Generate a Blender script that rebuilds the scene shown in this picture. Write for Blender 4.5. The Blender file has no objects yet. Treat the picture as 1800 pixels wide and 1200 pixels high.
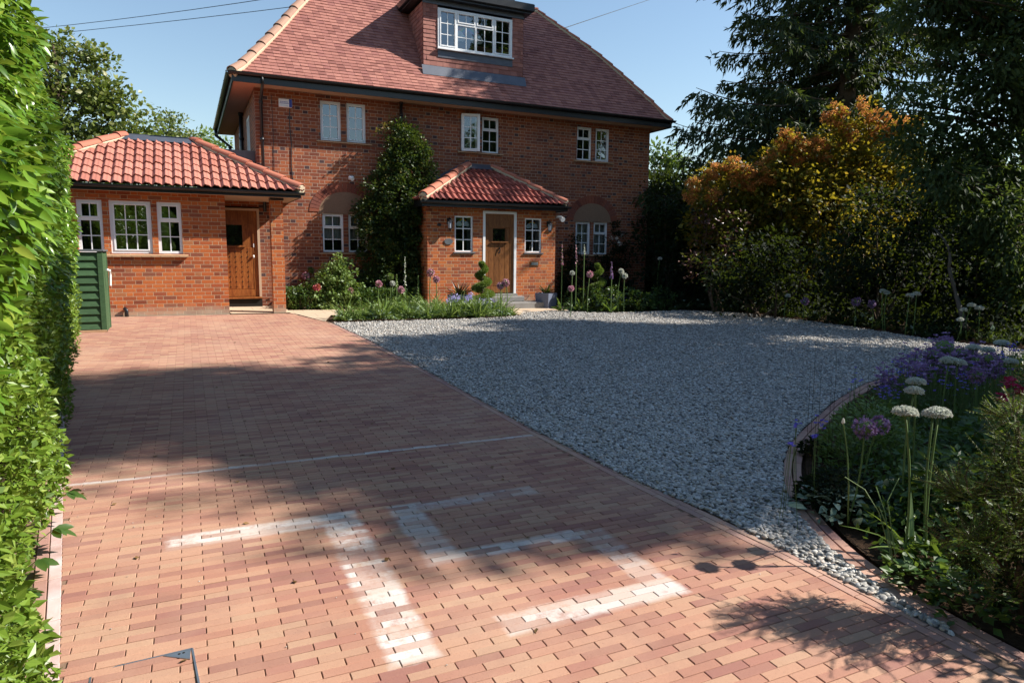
import bpy, math, random
import numpy as np
random.seed(7); rng = np.random.default_rng(11)
PI = math.pi
sc = bpy.context.scene; col = sc.collection
# ------------------------------------------------------------------ camera numbers (x right along the house front, y towards the house)
FPX = 1193.0
PT, RL, YW = [math.radians(v) for v in (7.545, -.575, 64.5)]
CH = 1.585
F0 = np.array([math.cos(YW), math.sin(YW), 0]); R0 = np.array([math.sin(YW), -math.cos(YW), 0]); U0 = np.array([0, 0, 1.])
FWD = math.cos(PT)*F0-math.sin(PT)*U0; D0 = -math.sin(PT)*F0-math.cos(PT)*U0
RT = math.cos(RL)*R0+math.sin(RL)*D0; DN = -math.sin(RL)*R0+math.cos(RL)*D0
CAM = np.array([0, 0, CH])
def ray(x, y): return (x-900)/FPX*RT+(y-600)/FPX*DN+FWD
def at(x, y, d): return CAM+ray(x, y)*d
def on_y(x, y, Y): r = ray(x, y); return CAM+r*(Y/r[1])
def gz(x, y): return -.01*x+.02*y
def on_g(x, y): r = ray(x, y); return CAM+r*(-CH/(r[2]+.01*r[0]-.02*r[1]))
YG, YH = 14.607, 16.135
SUN = np.array([1.13, -.45, 1.0]); SUN /= np.linalg.norm(SUN)
# ------------------------------------------------------------------ object helpers
def link(o, parent=None):       # meshes are written in world coordinates whatever their parent
    col.objects.link(o)
    if parent is not None:
        o.parent = parent; p = parent; w = [0, 0, 0]
        while p is not None:
            w = [w[i]+p.location[i] for i in range(3)]; p = p.parent
        o.location = [-v for v in w]
    return o
def tag(o, label=None, cat=None, group=None, kind=None):
    if label: o['label'] = label
    if cat: o['category'] = cat
    if group: o['group'] = group
    if kind: o['kind'] = kind
    return o
def thing(name, loc, label, cat, group=None):
    o = bpy.data.objects.new(name, None); o.empty_display_size = .2; o.location = loc; col.objects.link(o)
    return tag(o, label, cat, group)
class MB:
    def __init__(s): s.v = []; s.f = []; s.m = []; s.mi = 0
    def add(s, vs, fs):
        b = len(s.v); s.v.extend([tuple(map(float, q)) for q in vs]); s.f.extend([tuple(b+i for i in f) for f in fs]); s.m.extend([s.mi]*len(fs)); return s
    def quad(s, *q): return s.add(q, [tuple(range(len(q)))])
    def box(s, x0, x1, y0, y1, z0, z1):
        if x0 > x1: x0, x1 = x1, x0
        if y0 > y1: y0, y1 = y1, y0
        if z0 > z1: z0, z1 = z1, z0
        return s.add([(x0,y0,z0),(x1,y0,z0),(x1,y1,z0),(x0,y1,z0),(x0,y0,z1),(x1,y0,z1),(x1,y1,z1),(x0,y1,z1)],
                     [(0,3,2,1),(4,5,6,7),(0,1,5,4),(1,2,6,5),(2,3,7,6),(3,0,4,7)])
    def bbox(s, x0, x1, y0, y1, z0, z1, c=.004):    # box with chamfered edges in front/top
        xs = [x0, x0+c, x1-c, x1]; 
        vs = []
        for z, i in ((z0, 1), (z0+c, 0), (z1-c, 0), (z1, 1)):
            e = c if i else 0
            vs += [(x0+e, y0+e, z), (x1-e, y0+e, z), (x1-e, y1-e, z), (x0+e, y1-e, z)]
        fs = [(3,2,1,0), (12,13,14,15)]
        for k in range(3):
            for j in range(4):
                a = k*4+j; b = k*4+(j+1) % 4; fs.append((a, b, b+4, a+4))
        return s.add(vs, fs)
    def obox(s, c, u, v, w, a, b, h):       # oriented box: centre, unit axes, half sizes
        c, u, v, w = map(np.asarray, (c, u, v, w)); vs = []
        for k in (-1, 1):
            for p, q in ((-1,-1),(1,-1),(1,1),(-1,1)): vs.append(c+u*a*p+v*b*q+w*h*k)
        return s.add(vs, [(0,3,2,1),(4,5,6,7),(0,1,5,4),(1,2,6,5),(2,3,7,6),(3,0,4,7)])
    def tube(s, pts, rad, n=8, cap=True):
        pts = [np.asarray(p, float) for p in pts]; k = len(pts)
        if not hasattr(rad, '__len__'): rad = [rad]*k
        vs = []; up = np.array([0, 0, 1.])
        for i in range(k):
            t = pts[min(i+1, k-1)]-pts[max(i-1, 0)]; t /= (np.linalg.norm(t)+1e-9)
            a = np.cross(t, up if abs(t[2]) < .95 else np.array([1., 0, 0])); a /= (np.linalg.norm(a)+1e-9); b = np.cross(t, a)
            for j in range(n):
                an = 2*PI*j/n; vs.append(pts[i]+rad[i]*(math.cos(an)*a+math.sin(an)*b))
        fs = [(i*n+j, i*n+(j+1) % n, (i+1)*n+(j+1) % n, (i+1)*n+j) for i in range(k-1) for j in range(n)]
        if cap: fs += [tuple(range(n))[::-1], tuple((k-1)*n+j for j in range(n))]
        return s.add(vs, fs)
    def lathe(s, c, prof, n=16):
        vs = []; k = len(prof)
        for r, z in prof:
            for j in range(n): vs.append((c[0]+r*math.cos(2*PI*j/n), c[1]+r*math.sin(2*PI*j/n), c[2]+z))
        fs = [(i*n+j, i*n+(j+1) % n, (i+1)*n+(j+1) % n, (i+1)*n+j) for i in range(k-1) for j in range(n)]
        fs += [tuple(range(n))[::-1], tuple((k-1)*n+j for j in range(n))]
        return s.add(vs, fs)
    def build(s, name, mats, parent=None, smooth=False, **t):
        me = bpy.data.meshes.new(name); me.from_pydata(s.v, [], s.f)
        mats = mats if isinstance(mats, (list, tuple)) else [mats]
        for m in mats: me.materials.append(m)
        if len(mats) > 1: me.polygons.foreach_set('material_index', s.m)
        if smooth: me.polygons.foreach_set('use_smooth', [True]*len(me.polygons))
        me.update(); o = bpy.data.objects.new(name, me); link(o, parent)
        return tag(o, **t) if t else o
def npmesh(name, V, Fq, mats, parent=None, midx=None, smooth=False, **t):   # V (n,3), Fq (m,k) all k-gons
    V = np.ascontiguousarray(V, dtype=np.float32); Fq = np.ascontiguousarray(Fq, dtype=np.int32)
    me = bpy.data.meshes.new(name); n, k = Fq.shape
    me.vertices.add(len(V)); me.vertices.foreach_set('co', V.ravel())
    me.loops.add(n*k); me.loops.foreach_set('vertex_index', Fq.ravel())
    me.polygons.add(n); me.polygons.foreach_set('loop_start', np.arange(0, n*k, k, dtype=np.int32)); me.polygons.foreach_set('loop_total', np.full(n, k, dtype=np.int32))
    mats = mats if isinstance(mats, (list, tuple)) else [mats]
    for m in mats: me.materials.append(m)
    if midx is not None: me.polygons.foreach_set('material_index', np.asarray(midx, dtype=np.int32))
    me.polygons.foreach_set('use_smooth', np.full(n, bool(smooth)))
    me.update(calc_edges=True); me.validate()
    o = bpy.data.objects.new(name, me); link(o, parent)
    return tag(o, **t) if t else o
# ------------------------------------------------------------------ material helpers
class NT:
    def __init__(s, name):
        s.mat = bpy.data.materials.new(name); s.mat.use_nodes = True; s.t = s.mat.node_tree; s.n = s.t.nodes
        s.n.clear(); s.out = s.n.new('ShaderNodeOutputMaterial')
    def node(s, ty, ins=None, **kw):
        nd = s.n.new(ty)
        for k, v in kw.items(): setattr(nd, k, v)
        if ins:
            for k, v in ins.items(): s.set(nd.inputs[k], v)
        return nd
    def set(s, sock, v):
        if isinstance(v, bpy.types.NodeSocket): s.t.links.new(v, sock)
        elif isinstance(v, (tuple, list)) and len(v) == 3 and sock.type == 'RGBA': sock.default_value = (*v, 1)
        else: sock.default_value = v
    def m(s, op, a, b=0.0, c=0.0, clamp=False):
        nd = s.n.new('ShaderNodeMath'); nd.operation = op; nd.use_clamp = clamp
        s.set(nd.inputs[0], a); s.set(nd.inputs[1], b); s.set(nd.inputs[2], c); return nd.outputs[0]
    def xyz(s, kind='Object'):
        tc = s.n.new('ShaderNodeTexCoord'); sp = s.n.new('ShaderNodeSeparateXYZ'); s.t.links.new(tc.outputs[kind], sp.inputs[0])
        s.co = tc.outputs[kind]; return sp.outputs[0], sp.outputs[1], sp.outputs[2]
    def comb(s, x, y, z=0.0): return s.node('ShaderNodeCombineXYZ', {0: x, 1: y, 2: z}).outputs[0]
    def white(s, vec): return s.node('ShaderNodeTexWhiteNoise', {'Vector': vec}).outputs[0]
    def noise(s, scale, detail=4, rough=.6, vec=None, dist=0):
        nd = s.node('ShaderNodeTexNoise', {'Scale': scale, 'Detail': detail, 'Roughness': rough, 'Distortion': dist})
        if vec is not None: s.t.links.new(vec, nd.inputs['Vector'])
        return nd.outputs[0]
    def ramp(s, fac, stops, interp='LINEAR'):
        nd = s.n.new('ShaderNodeValToRGB'); e = nd.color_ramp.elements; nd.color_ramp.interpolation = interp
        while len(e) < len(stops): e.new(.5)
        for i, (p, c) in enumerate(stops):
            e[i].position = p; e[i].color = (*c, 1) if len(c) == 3 else c
        s.set(nd.inputs[0], fac); return nd.outputs[0]
    def mix(s, fac, a, b, blend='MIX'):
        nd = s.n.new('ShaderNodeMix'); nd.data_type = 'RGBA'; nd.blend_type = blend
        s.set(nd.inputs[0], fac); s.set(nd.inputs[6], a); s.set(nd.inputs[7], b); return nd.outputs[2]
    def bump(s, h, strength=.5, dist=.01):
        return s.node('ShaderNodeBump', {'Height': h, 'Strength': strength, 'Distance': dist}).outputs[0]
    def pri(s, color, rough=.6, normal=None, spec=.5, metal=0.0, **kw):
        nd = s.node('ShaderNodeBsdfPrincipled', {'Base Color': color, 'Roughness': rough, 'Specular IOR Level': spec, 'Metallic': metal})
        if normal is not None: s.t.links.new(normal, nd.inputs['Normal'])
        for k, v in kw.items(): s.set(nd.inputs[k], v)
        return nd.outputs[0]
    def end(s, sh): s.t.links.new(sh, s.out.inputs[0]); return s.mat
    def island(s): return s.node('ShaderNodeNewGeometry').outputs['Random Per Island']
def plain(name, c, rough=.6, spec=.5, metal=0, var=.12, nscale=9, bump=.15, bscale=60):
    t = NT(name); t.xyz(); n = t.noise(nscale, 5, .6, t.co)
    cc = t.mix(n, tuple(v*(1-var) for v in c), tuple(min(1, v*(1+var)) for v in c))
    return t.end(t.pri(cc, rough, t.bump(t.noise(bscale, 3, .6, t.co), bump, .004), spec, metal))
def brick_mat(name, ramp, mortar, dirt=0.0, darkhead=0.0, soot=0.0, gauge=.075):
    t = NT(name); x, y, z = t.xyz()
    u = t.m('DIVIDE', t.m('ADD', x, y), .3375); row = t.m('FLOOR', t.m('DIVIDE', z, gauge))
    fz = t.m('FRACT', t.m('DIVIDE', z, gauge))
    u = t.m('ADD', u, t.m('MULTIPLY', t.m('MODULO', t.m('ADD', row, 400), 2), .5))
    u = t.m('ADD', u, t.m('MULTIPLY', t.white(t.comb(row, 3.3)), .03))
    fu = t.m('FRACT', u); head = t.m('GREATER_THAN', fu, .6667)
    bid = t.comb(t.m('FLOOR', u), row, head)
    lo = t.m('MULTIPLY', head, .6667); wd = t.m('SUBTRACT', .6667, t.m('MULTIPLY', head, .3334))
    loc = t.m('SUBTRACT', fu, lo)
    du = t.m('MULTIPLY', t.m('MINIMUM', loc, t.m('SUBTRACT', wd, loc)), .3375)
    dz = t.m('MULTIPLY', t.m('MINIMUM', fz, t.m('SUBTRACT', 1, fz)), gauge)
    wob = t.m('MULTIPLY', t.m('SUBTRACT', t.noise(40, 3, .6, t.co), .5), .004)
    d = t.m('ADD', t.m('MINIMUM', du, dz), wob)
    brick = t.m('MULTIPLY', t.m('SUBTRACT', d, .0036), 420, clamp=True)
    r1 = t.white(bid); c = t.ramp(r1, ramp)
    if darkhead:
        dk = t.m('MULTIPLY', t.m('LESS_THAN', t.white(t.comb(t.m('FLOOR', u), row, 7.7)), darkhead), t.m('ADD', t.m('MULTIPLY', head, .8), .2))
        c = t.mix(dk, c, (.035, .035, .045))
    c = t.mix(t.m('MULTIPLY', t.noise(26, 5, .7, t.co), .55), c, (.16, .05, .03), 'MIX')
    big = t.noise(.9, 3, .5, t.co)
    mo = t.mix(t.noise(30, 3, .6, t.co), mortar, tuple(v*.55 for v in mortar))
    c = t.mix(brick, mo, c)
    if soot: c = t.mix(t.m('MULTIPLY', t.m('SUBTRACT', big, .35, clamp=True), soot), c, (.10, .045, .04))
    if dirt:
        base = t.m('MULTIPLY', t.m('SUBTRACT', .62, t.m('ADD', z, t.m('MULTIPLY', t.noise(3, 4, .6, t.co), .25)), clamp=True), dirt)
        c = t.mix(t.m('MINIMUM', base, .8), c, (.42, .36, .27))
    h = t.m('ADD', t.m('MULTIPLY', brick, .8), t.m('MULTIPLY', t.noise(90, 4, .7, t.co), .35))
    return t.end(t.pri(c, .82, t.bump(h, .8, .008), .25))
RED = [(0, (.22, .055, .025)), (.25, (.50, .125, .032)), (.5, (.60, .175, .042)), (.75, (.42, .095, .03)), (.9, (.24, .085, .05)), (1, (.56, .22, .075))]
M = {}
M['brick'] = brick_mat('annexe_brick', RED, (.58, .42, .27), dirt=4.0)
M['brick_old'] = brick_mat('house_brick', [(0, (.17, .05, .028)), (.3, (.33, .09, .036)), (.55, (.46, .145, .05)), (.8, (.25, .066, .032)), (1, (.38, .15, .07))], (.56, .43, .32), darkhead=.2, soot=1.2)
def tile_mat(name, ramp, rough=.75):
    t = NT(name); t.xyz(); c = t.ramp(t.island(), ramp)
    c = t.mix(t.m('MULTIPLY', t.noise(7, 5, .7, t.co), .5), c, tuple(v*.55 for v in ramp[1][1]))
    return t.end(t.pri(c, rough, t.bump(t.noise(120, 4, .7, t.co), .25, .004), .35))
M['plain_tile'] = tile_mat('clay_plain_tile', [(0, (.22, .08, .065)), (.35, (.34, .135, .105)), (.7, (.41, .175, .135)), (1, (.28, .105, .09))])
M['pantile'] = tile_mat('clay_pantile', [(0, (.34, .12, .085)), (.4, (.45, .175, .125)), (.8, (.50, .205, .15)), (1, (.39, .14, .10))], .6)
M['pantile_dark'] = tile_mat('weathered_pantile', [(0, (.20, .05, .04)), (.4, (.31, .085, .065)), (.8, (.38, .115, .085)), (1, (.17, .05, .045))], .55)
M['hip_tile'] = tile_mat('ridge_tile_clay', [(0, (.36, .20, .14)), (.5, (.44, .26, .18)), (1, (.33, .16, .11))])
M['hip_red'] = tile_mat('hip_tile_red', [(0, (.42, .13, .08)), (.5, (.52, .18, .11)), (1, (.40, .13, .09))])
M['mortar'] = plain('pale_mortar', (.55, .46, .33), .9, .2, var=.25, nscale=20, bump=.5)
M['black'] = plain('black_gutter', (.012, .013, .016), .35, .5, var=.2, bump=.05)
M['white'] = plain('white_frame', (.78, .79, .80), .35, .5, var=.03, bump=.02)
M['soffit'] = plain('soffit_board', (.50, .36, .25), .7, .3)
M['soffit_red'] = plain('soffit_salmon', (.55, .30, .20), .7, .3)
M['lead'] = plain('lead_sheet', (.085, .095, .12), .45, .5, .25, var=.3, nscale=6, bump=.2)
M['sill'] = plain('tile_sill', (.42, .26, .15), .8, .3, var=.35, nscale=14, bump=.4)
M['render'] = plain('pebbledash', (.23, .145, .095), .95, .2, var=.3, nscale=50, bump=1, bscale=180)
M['redwall'] = plain('dark_red_cladding', (.20, .055, .04), .8, .3)
M['slate'] = plain('slate', (.10, .11, .12), .5, .5, var=.3)
M['planter'] = plain('slate_blue_planter', (.13, .15, .21), .6, .4, var=.15, nscale=4, bump=.1)
M['greenwood'] = None
M['stone'] = plain('grey_step', (.22, .21, .20), .8, .3, var=.3, nscale=6, bump=.4)
M['curtain'] = plain('curtain_cloth', (.45, .45, .44), .9, .1, var=.3, nscale=14)
M['room'] = plain('dark_room', (.02, .018, .016), .9, .1)  # near-black tone painted as unlit interiors
M['blue'] = plain('blue_panel', (.02, .03, .30), .4, .5)
M['steel'] = plain('galvanised_steel', (.30, .34, .36), .35, .5, .8, var=.3, nscale=15)
M['skyblue'] = plain('blue_cloth', (.05, .18, .45), .8, .2)
def wood_mat(name, c1, c2, sc_=(9, 9, 1.2), rough=.4):
    t = NT(name); t.xyz(); mp = t.node('ShaderNodeMapping', {'Scale': sc_}); t.t.links.new(t.co, mp.inputs[0])
    n = t.noise(3, 6, .65, mp.outputs[0], 1.5); c = t.mix(t.ramp(n, [(.35, (0, 0, 0)), (.65, (1, 1, 1))]), c1, c2)
    c = t.mix(t.m('MULTIPLY', t.island(), .35), c, tuple(v*.5 for v in c1))
    return t.end(t.pri(c, rough, t.bump(n, .2, .003), .4))
M['door_wood'] = wood_mat('varnished_door', (.17, .045, .010), (.36, .13, .03))
M['oak_door'] = wood_mat('stained_oak_door', (.12, .042, .012), (.26, .105, .03))
M['greenwood'] = wood_mat('green_painted_boards', (.035, .085, .035), (.06, .135, .055), (1.5, 9, 9), .7)
M['bark'] = plain('bark', (.09, .065, .045), .95, .1, var=.5, nscale=12, bump=1, bscale=25)
M['stem'] = plain('green_stem', (.10, .16, .045), .6, .3, var=.3)
def glass_mat():
    t = NT('window_glass'); fr = t.node('ShaderNodeFresnel', {'IOR': 1.5}).outputs[0]
    f = t.m('ADD', t.m('MULTIPLY', fr, 1.6), .12, clamp=True)
    t.xyz(); nb = t.bump(t.noise(1.3, 2, .5, t.co), .06, .05)
    g = t.node('ShaderNodeBsdfGlossy', {'Color': (.9, .95, 1), 'Roughness': .02, 'Normal': nb}).outputs[0]
    tr = t.node('ShaderNodeBsdfTransparent', {'Color': (.82, .86, .85)}).outputs[0]
    return t.end(t.node('ShaderNodeMixShader', {0: f, 1: tr, 2: g}).outputs[0])
M['glass'] = glass_mat()
def leaf_mat(name, stops, trans=.35, rough=.42, spec=.5, tint=None):
    t = NT(name); isl = t.island(); c = t.ramp(isl, stops); t.xyz()
    big = t.noise(1.1, 3, .6, t.co); c = t.mix(t.m('MULTIPLY', big, .5), c, tuple(v*.6 for v in stops[0][1]))
    p = t.pri(c, rough, None, spec)
    tc = t.mix(.5, c, tint or (.30, .42, .04), 'MIX')
    tr = t.node('ShaderNodeBsdfTranslucent', {'Color': tc}).outputs[0]
    return t.end(t.node('ShaderNodeMixShader', {0: trans, 1: p, 2: tr}).outputs[0])
M['laurel'] = leaf_mat('laurel_leaf', [(0, (.06, .14, .010)), (.4, (.11, .235, .018)), (.7, (.19, .35, .035)), (.93, (.29, .44, .06)), (1, (.40, .46, .07))], .3, .3, .6)
M['hedgeleaf'] = leaf_mat('small_hedge_leaf', [(0, (.08, .15, .014)), (.4, (.15, .26, .024)), (.8, (.24, .36, .045)), (1, (.34, .43, .08))], .3, .4)
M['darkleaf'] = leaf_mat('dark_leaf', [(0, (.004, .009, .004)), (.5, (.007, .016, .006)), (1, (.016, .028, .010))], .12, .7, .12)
M['midleaf'] = leaf_mat('mid_leaf', [(0, (.03, .07, .015)), (.5, (.055, .12, .02)), (1, (.10, .18, .04))], .3)
M['beechleaf'] = leaf_mat('beech_leaf', [(0, (.07, .10, .02)), (.4, (.14, .18, .035)), (.8, (.22, .26, .06)), (1, (.30, .28, .09))], .3)
M['greyleaf'] = leaf_mat('grey_green_leaf', [(0, (.022, .042, .018)), (.5, (.04, .07, .028)), (1, (.08, .12, .045))], .25, .6, .2)
M['lightleaf'] = leaf_mat('light_leaf', [(0, (.10, .17, .03)), (.5, (.17, .27, .06)), (1, (.30, .38, .14))], .3, .45)
M['ivy'] = leaf_mat('climber_leaf', [(0, (.014, .034, .008)), (.5, (.03, .062, .012)), (.9, (.07, .11, .02)), (1, (.20, .15, .04))], .2, .45, .35)
M['spruce'] = leaf_mat('spruce_needles', [(0, (.012, .026, .012)), (.5, (.025, .05, .018)), (1, (.06, .085, .02))], .15, .6, .3)
M['smoke'] = leaf_mat('smoke_plume', [(0, (.44, .15, .05)), (.5, (.66, .26, .09)), (.85, (.72, .36, .14)), (1, (.55, .40, .07))], .5, .8, .1, (.9, .45, .12))
M['smokeleaf'] = leaf_mat('smoke_bush_leaf', [(0, (.04, .06, .008)), (.5, (.10, .13, .014)), (.8, (.28, .22, .02)), (1, (.26, .10, .03))], .42, .5, .3, (.6, .45, .03))
M['redleaf'] = leaf_mat('maroon_leaf', [(0, (.05, .01, .01)), (1, (.12, .03, .02))], .3)
M['yew'] = leaf_mat('yew_needles', [(0, (.05, .09, .014)), (.5, (.10, .16, .02)), (1, (.24, .28, .03))], .3, .5, .3)
M['silver'] = leaf_mat('silver_leaf', [(0, (.20, .28, .21)), (.5, (.30, .40, .29)), (1, (.42, .50, .38))], .15, .8, .2, (.3, .4, .2))
M['petalwhite'] = leaf_mat('white_florets', [(0, (.55, .58, .50)), (1, (.80, .80, .72))], .25, .7, .2, (.8, .8, .7))
M['petalpurple'] = leaf_mat('purple_florets', [(0, (.20, .12, .26)), (.5, (.34, .21, .40)), (1, (.50, .36, .56))], .25, .7, .2, (.4, .2, .5))
M['petalpink'] = leaf_mat('pink_florets', [(0, (.52, .26, .33)), (1, (.76, .48, .52))], .25, .7, .2, (.7, .3, .4))
M['petalblue'] = leaf_mat('violet_blue_petals', [(0, (.14, .10, .60)), (1, (.34, .28, .85))], .3, .6, .2, (.2, .15, .7))
M['petallilac'] = leaf_mat('lilac_petals', [(0, (.40, .36, .70)), (1, (.60, .56, .85))], .3, .6, .2, (.5, .5, .9))
M['petalred'] = leaf_mat('crimson_petals', [(0, (.30, .01, .05)), (1, (.55, .04, .12))], .3, .6, .2, (.6, .05, .1))
M['straw'] = leaf_mat('yellowing_blade', [(0, (.30, .32, .08)), (1, (.45, .42, .15))], .3)
M['litter'] = leaf_mat('leaf_litter', [(0, (.10, .05, .02)), (.5, (.22, .12, .05)), (1, (.35, .22, .10))], .1, .8, .1)
# ------------------------------------------------------------------ ground
def struct(o): o['kind'] = 'structure'; return o
def soil_mat():
    t = NT('garden_soil'); t.xyz(); n = t.noise(14, 6, .7, t.co)
    c = t.ramp(n, [(.3, (.035, .022, .014)), (.6, (.085, .05, .03)), (.8, (.16, .10, .06))])
    return t.end(t.pri(c, .95, t.bump(t.noise(50, 5, .7, t.co), 1, .03), .1))
M['soil'] = soil_mat()
g = MB(); R_ = 400
n = 8
for i in range(n):
    for j in range(n):
        xs = [-R_+2*R_*k/n for k in (i, i+1)]; ys = [-R_+2*R_*k/n for k in (j, j+1)]
        g.quad(*[(x, y, max(-1.2, min(3, gz(x, y)))-.035) for x, y in ((xs[0], ys[0]), (xs[1], ys[0]), (xs[1], ys[1]), (xs[0], ys[1]))])
g = MB()
g.quad(*[(x, y, gz(x, y)-.035) for x, y in ((-60, -60), (90, -60), (90, 90), (-60, 90))])
far = [(-60, -60), (90, -60), (90, 90), (-60, 90)]; out = [(-500, -500), (600, -500), (600, 600), (-500, 600)]
for k in range(4):
    a, b, c, d = far[k], far[(k+1) % 4], out[(k+1) % 4], out[k]
    g.quad((*a, gz(*a)-.035), (*d, gz(*a)-.035), (*c, gz(*b)-.035), (*b, gz(*b)-.035))
struct(g.build('ground', M['soil']))
def xl(Y): return -.19-.13*Y
def xr(Y): return float(np.interp(Y, [0, 1.3, 2.4, 3, 3.7, 5, 7.2, 10.4, 12.95], [2.80, 2.80, 2.77, 2.72, 2.66, 2.59, 2.57, 2.50, 2.36])) if Y < 12.95 else float(np.interp(Y, [12.95, 13.1, 14.2, 14.7], [2.36, 2.28, 1.98, 1.9]))
def paver_mat(chalk=True, white=0.0, name='clay_pavers'):
    t = NT(name); x, y, z = t.xyz(); isl = t.island()
    c = t.ramp(isl, [(0, (.25, .115, .095)), (.2, (.385, .185, .13)), (.45, (.46, .255, .17)), (.62, (.44, .28, .185)), (.8, (.36, .165, .125)), (.92, (.25, .105, .095)), (1, (.41, .22, .15))])
    c = t.mix(t.m('MULTIPLY', t.noise(60, 5, .75, t.co), .6), c, (.34, .18, .12))
    c = t.mix(t.m('MULTIPLY', t.m('SUBTRACT', t.noise(1.3, 4, .6, t.co), .45, clamp=True), 1.5, clamp=True), c, (.50, .33, .235))
    c = t.mix(t.m('MULTIPLY', t.m('SUBTRACT', t.noise(2.1, 5, .7, t.co), .52, clamp=True), 1.6, clamp=True), c, (.22, .12, .095))
    c = t.mix(t.m('MULTIPLY', t.m('GREATER_THAN', t.noise(230, 2, .5, t.co), .68), .6), c, (.16, .08, .06))
    if white: c = t.mix(t.m('MULTIPLY', t.noise(6, 4, .6, t.co), white), c, (.66, .55, .54))
    if chalk:
        n1 = t.noise(22, 5, .75, t.co); n2 = t.noise(2.3, 3, .6, t.co); n3 = t.noise(8, 4, .7, t.co)
        tot = None
        rects = [(-.18, .82, 3.66, 3.86, .9), (.60, .83, 2.30, 3.86, 1), (.99, 1.98, 3.68, 3.84, .55), (.99, 1.20, 3.03, 3.84, .75), (.99, 1.95, 3.0, 3.14, .8), (1.86, 2.05, 2.32, 3.1, .55), (1.10, 2.05, 2.31, 2.50, .85), (-.8, 2.58, 4.855, 4.92, 1.3)]
        wx = t.m('ADD', x, t.m('MULTIPLY', t.m('SUBTRACT', n3, .5), .07)); wy = t.m('ADD', y, t.m('MULTIPLY', t.m('SUBTRACT', n3, .5), .05))
        for x0, x1, y0, y1, a in rects:
            dx = t.m('SUBTRACT', (x1-x0)/2, t.m('ABSOLUTE', t.m('SUBTRACT', wx, (x0+x1)/2)))
            dy = t.m('SUBTRACT', (y1-y0)/2, t.m('ABSOLUTE', t.m('SUBTRACT', wy, (y0+y1)/2)))
            k = t.m('MULTIPLY', t.m('MULTIPLY', t.m('MINIMUM', dx, dy), 32, clamp=True), a)
            tot = k if tot is None else t.m('MAXIMUM', tot, k)
        perb = t.m('ADD', .22, t.m('MULTIPLY', isl, 1.15))
        patch = t.m('MULTIPLY', t.m('SUBTRACT', t.m('ADD', n1, t.m('MULTIPLY', n2, .6)), .46), 3.0, clamp=True)
        c = t.mix(t.m('MULTIPLY', t.m('MULTIPLY', tot, patch), t.m('MULTIPLY', perb, .72), clamp=True), c, (.62, .58, .54))
    return t.end(t.pri(c, .85, t.bump(t.noise(150, 4, .7, t.co), .5, .004), .25))
M['paver'] = paver_mat(); M['edge'] = paver_mat(False, .25, 'edging_pavers'); M['edge_white'] = paver_mat(False, 1.1, 'pale_edging_pavers')
M['jointsand'] = plain('joint_sand', (.20, .13, .09), .95, .1, var=.5, nscale=30, bump=.6)
Vb, Fb = [], []
def add_brick(cx, cy, ux, uy, L, W, z0=None, c=.0022, dep=.03):
    """one paver with chamfered top; (ux,uy) is its long direction"""
    vx, vy = -uy, ux; zc = gz(cx, cy)+random.gauss(0, .0006); tx = random.gauss(0, .004); ty = random.gauss(0, .003)
    b = len(Vb)
    for (l, w, dz) in ((L/2, W/2, -dep), (L/2, W/2, -c), (L/2-c, W/2-c, 0)):
        for p, q in ((-1, -1), (1, -1), (1, 1), (-1, 1)):
            X = cx+ux*l*p+vx*w*q; Y = cy+uy*l*p+vy*w*q
            Vb.append((X, Y, zc+gz(X, Y)-gz(cx, cy)+dz+tx*w*q+ty*l*p*.3))
    for k in range(2):
        for j in range(4):
            a = b+k*4+j; e = b+k*4+(j+1) % 4; Fb.append((a, e, e+4, a+4))
    Fb.append((b+8, b+9, b+10, b+11))
def flush(name, mat, parent=None, **t):
    global Vb, Fb
    o = npmesh(name, np.array(Vb), np.array(Fb), mat, parent, **t); Vb, Fb = [], []; return o
PL, PW = .188, .0470
r0 = int(-2/PW); r1 = int(14.58/PW)
for r in range(r0, r1):
    y = (r+.5)*PW; a = xl(y)+.06 if y < 12.2 else -2.7; b = xr(y)-.06 if y < 12.95 else xr(y)
    if -.04 < 0: pass
    x = a-(.5 if r % 2 else 0)*PL+random.gauss(0, .004)
    k0 = math.floor(a/PL)-1
    for k in range(k0, k0+60):
        s0 = k*PL+(PL/2 if r % 2 else 0); s1 = s0+PL-.0022
        s0, s1 = max(s0, a), min(s1, b)
        if s1-s0 < .03:
            if s0 > b: break
            continue
        # leave the frame of the drain cover free
        if -.22 < (s0+s1)/2 < -.02 and False: continue
        add_brick((s0+s1)/2, y+random.gauss(0, .0008), 1, 0, s1-s0-random.random()*.002, PW-.0025+random.gauss(0, .0006))
drv = struct(flush('driveway', M['paver']))
def sheet(name, pts, dz, mat): m = MB(); m.quad(*[(x, y, gz(x, y)+dz) for x, y in pts]); return struct(m.build(name, mat))
sheet('driveway_bed', [(-2.7, -2.5), (2.9, -2.5), (2.9, 3), (2.75, 4), (2.70, 8), (2.6, 12.9), (2.3, 13.1), (2.0, 14.3), (2.0, 14.6), (-2.9, 14.6)], -.006, M['jointsand'])
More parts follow.
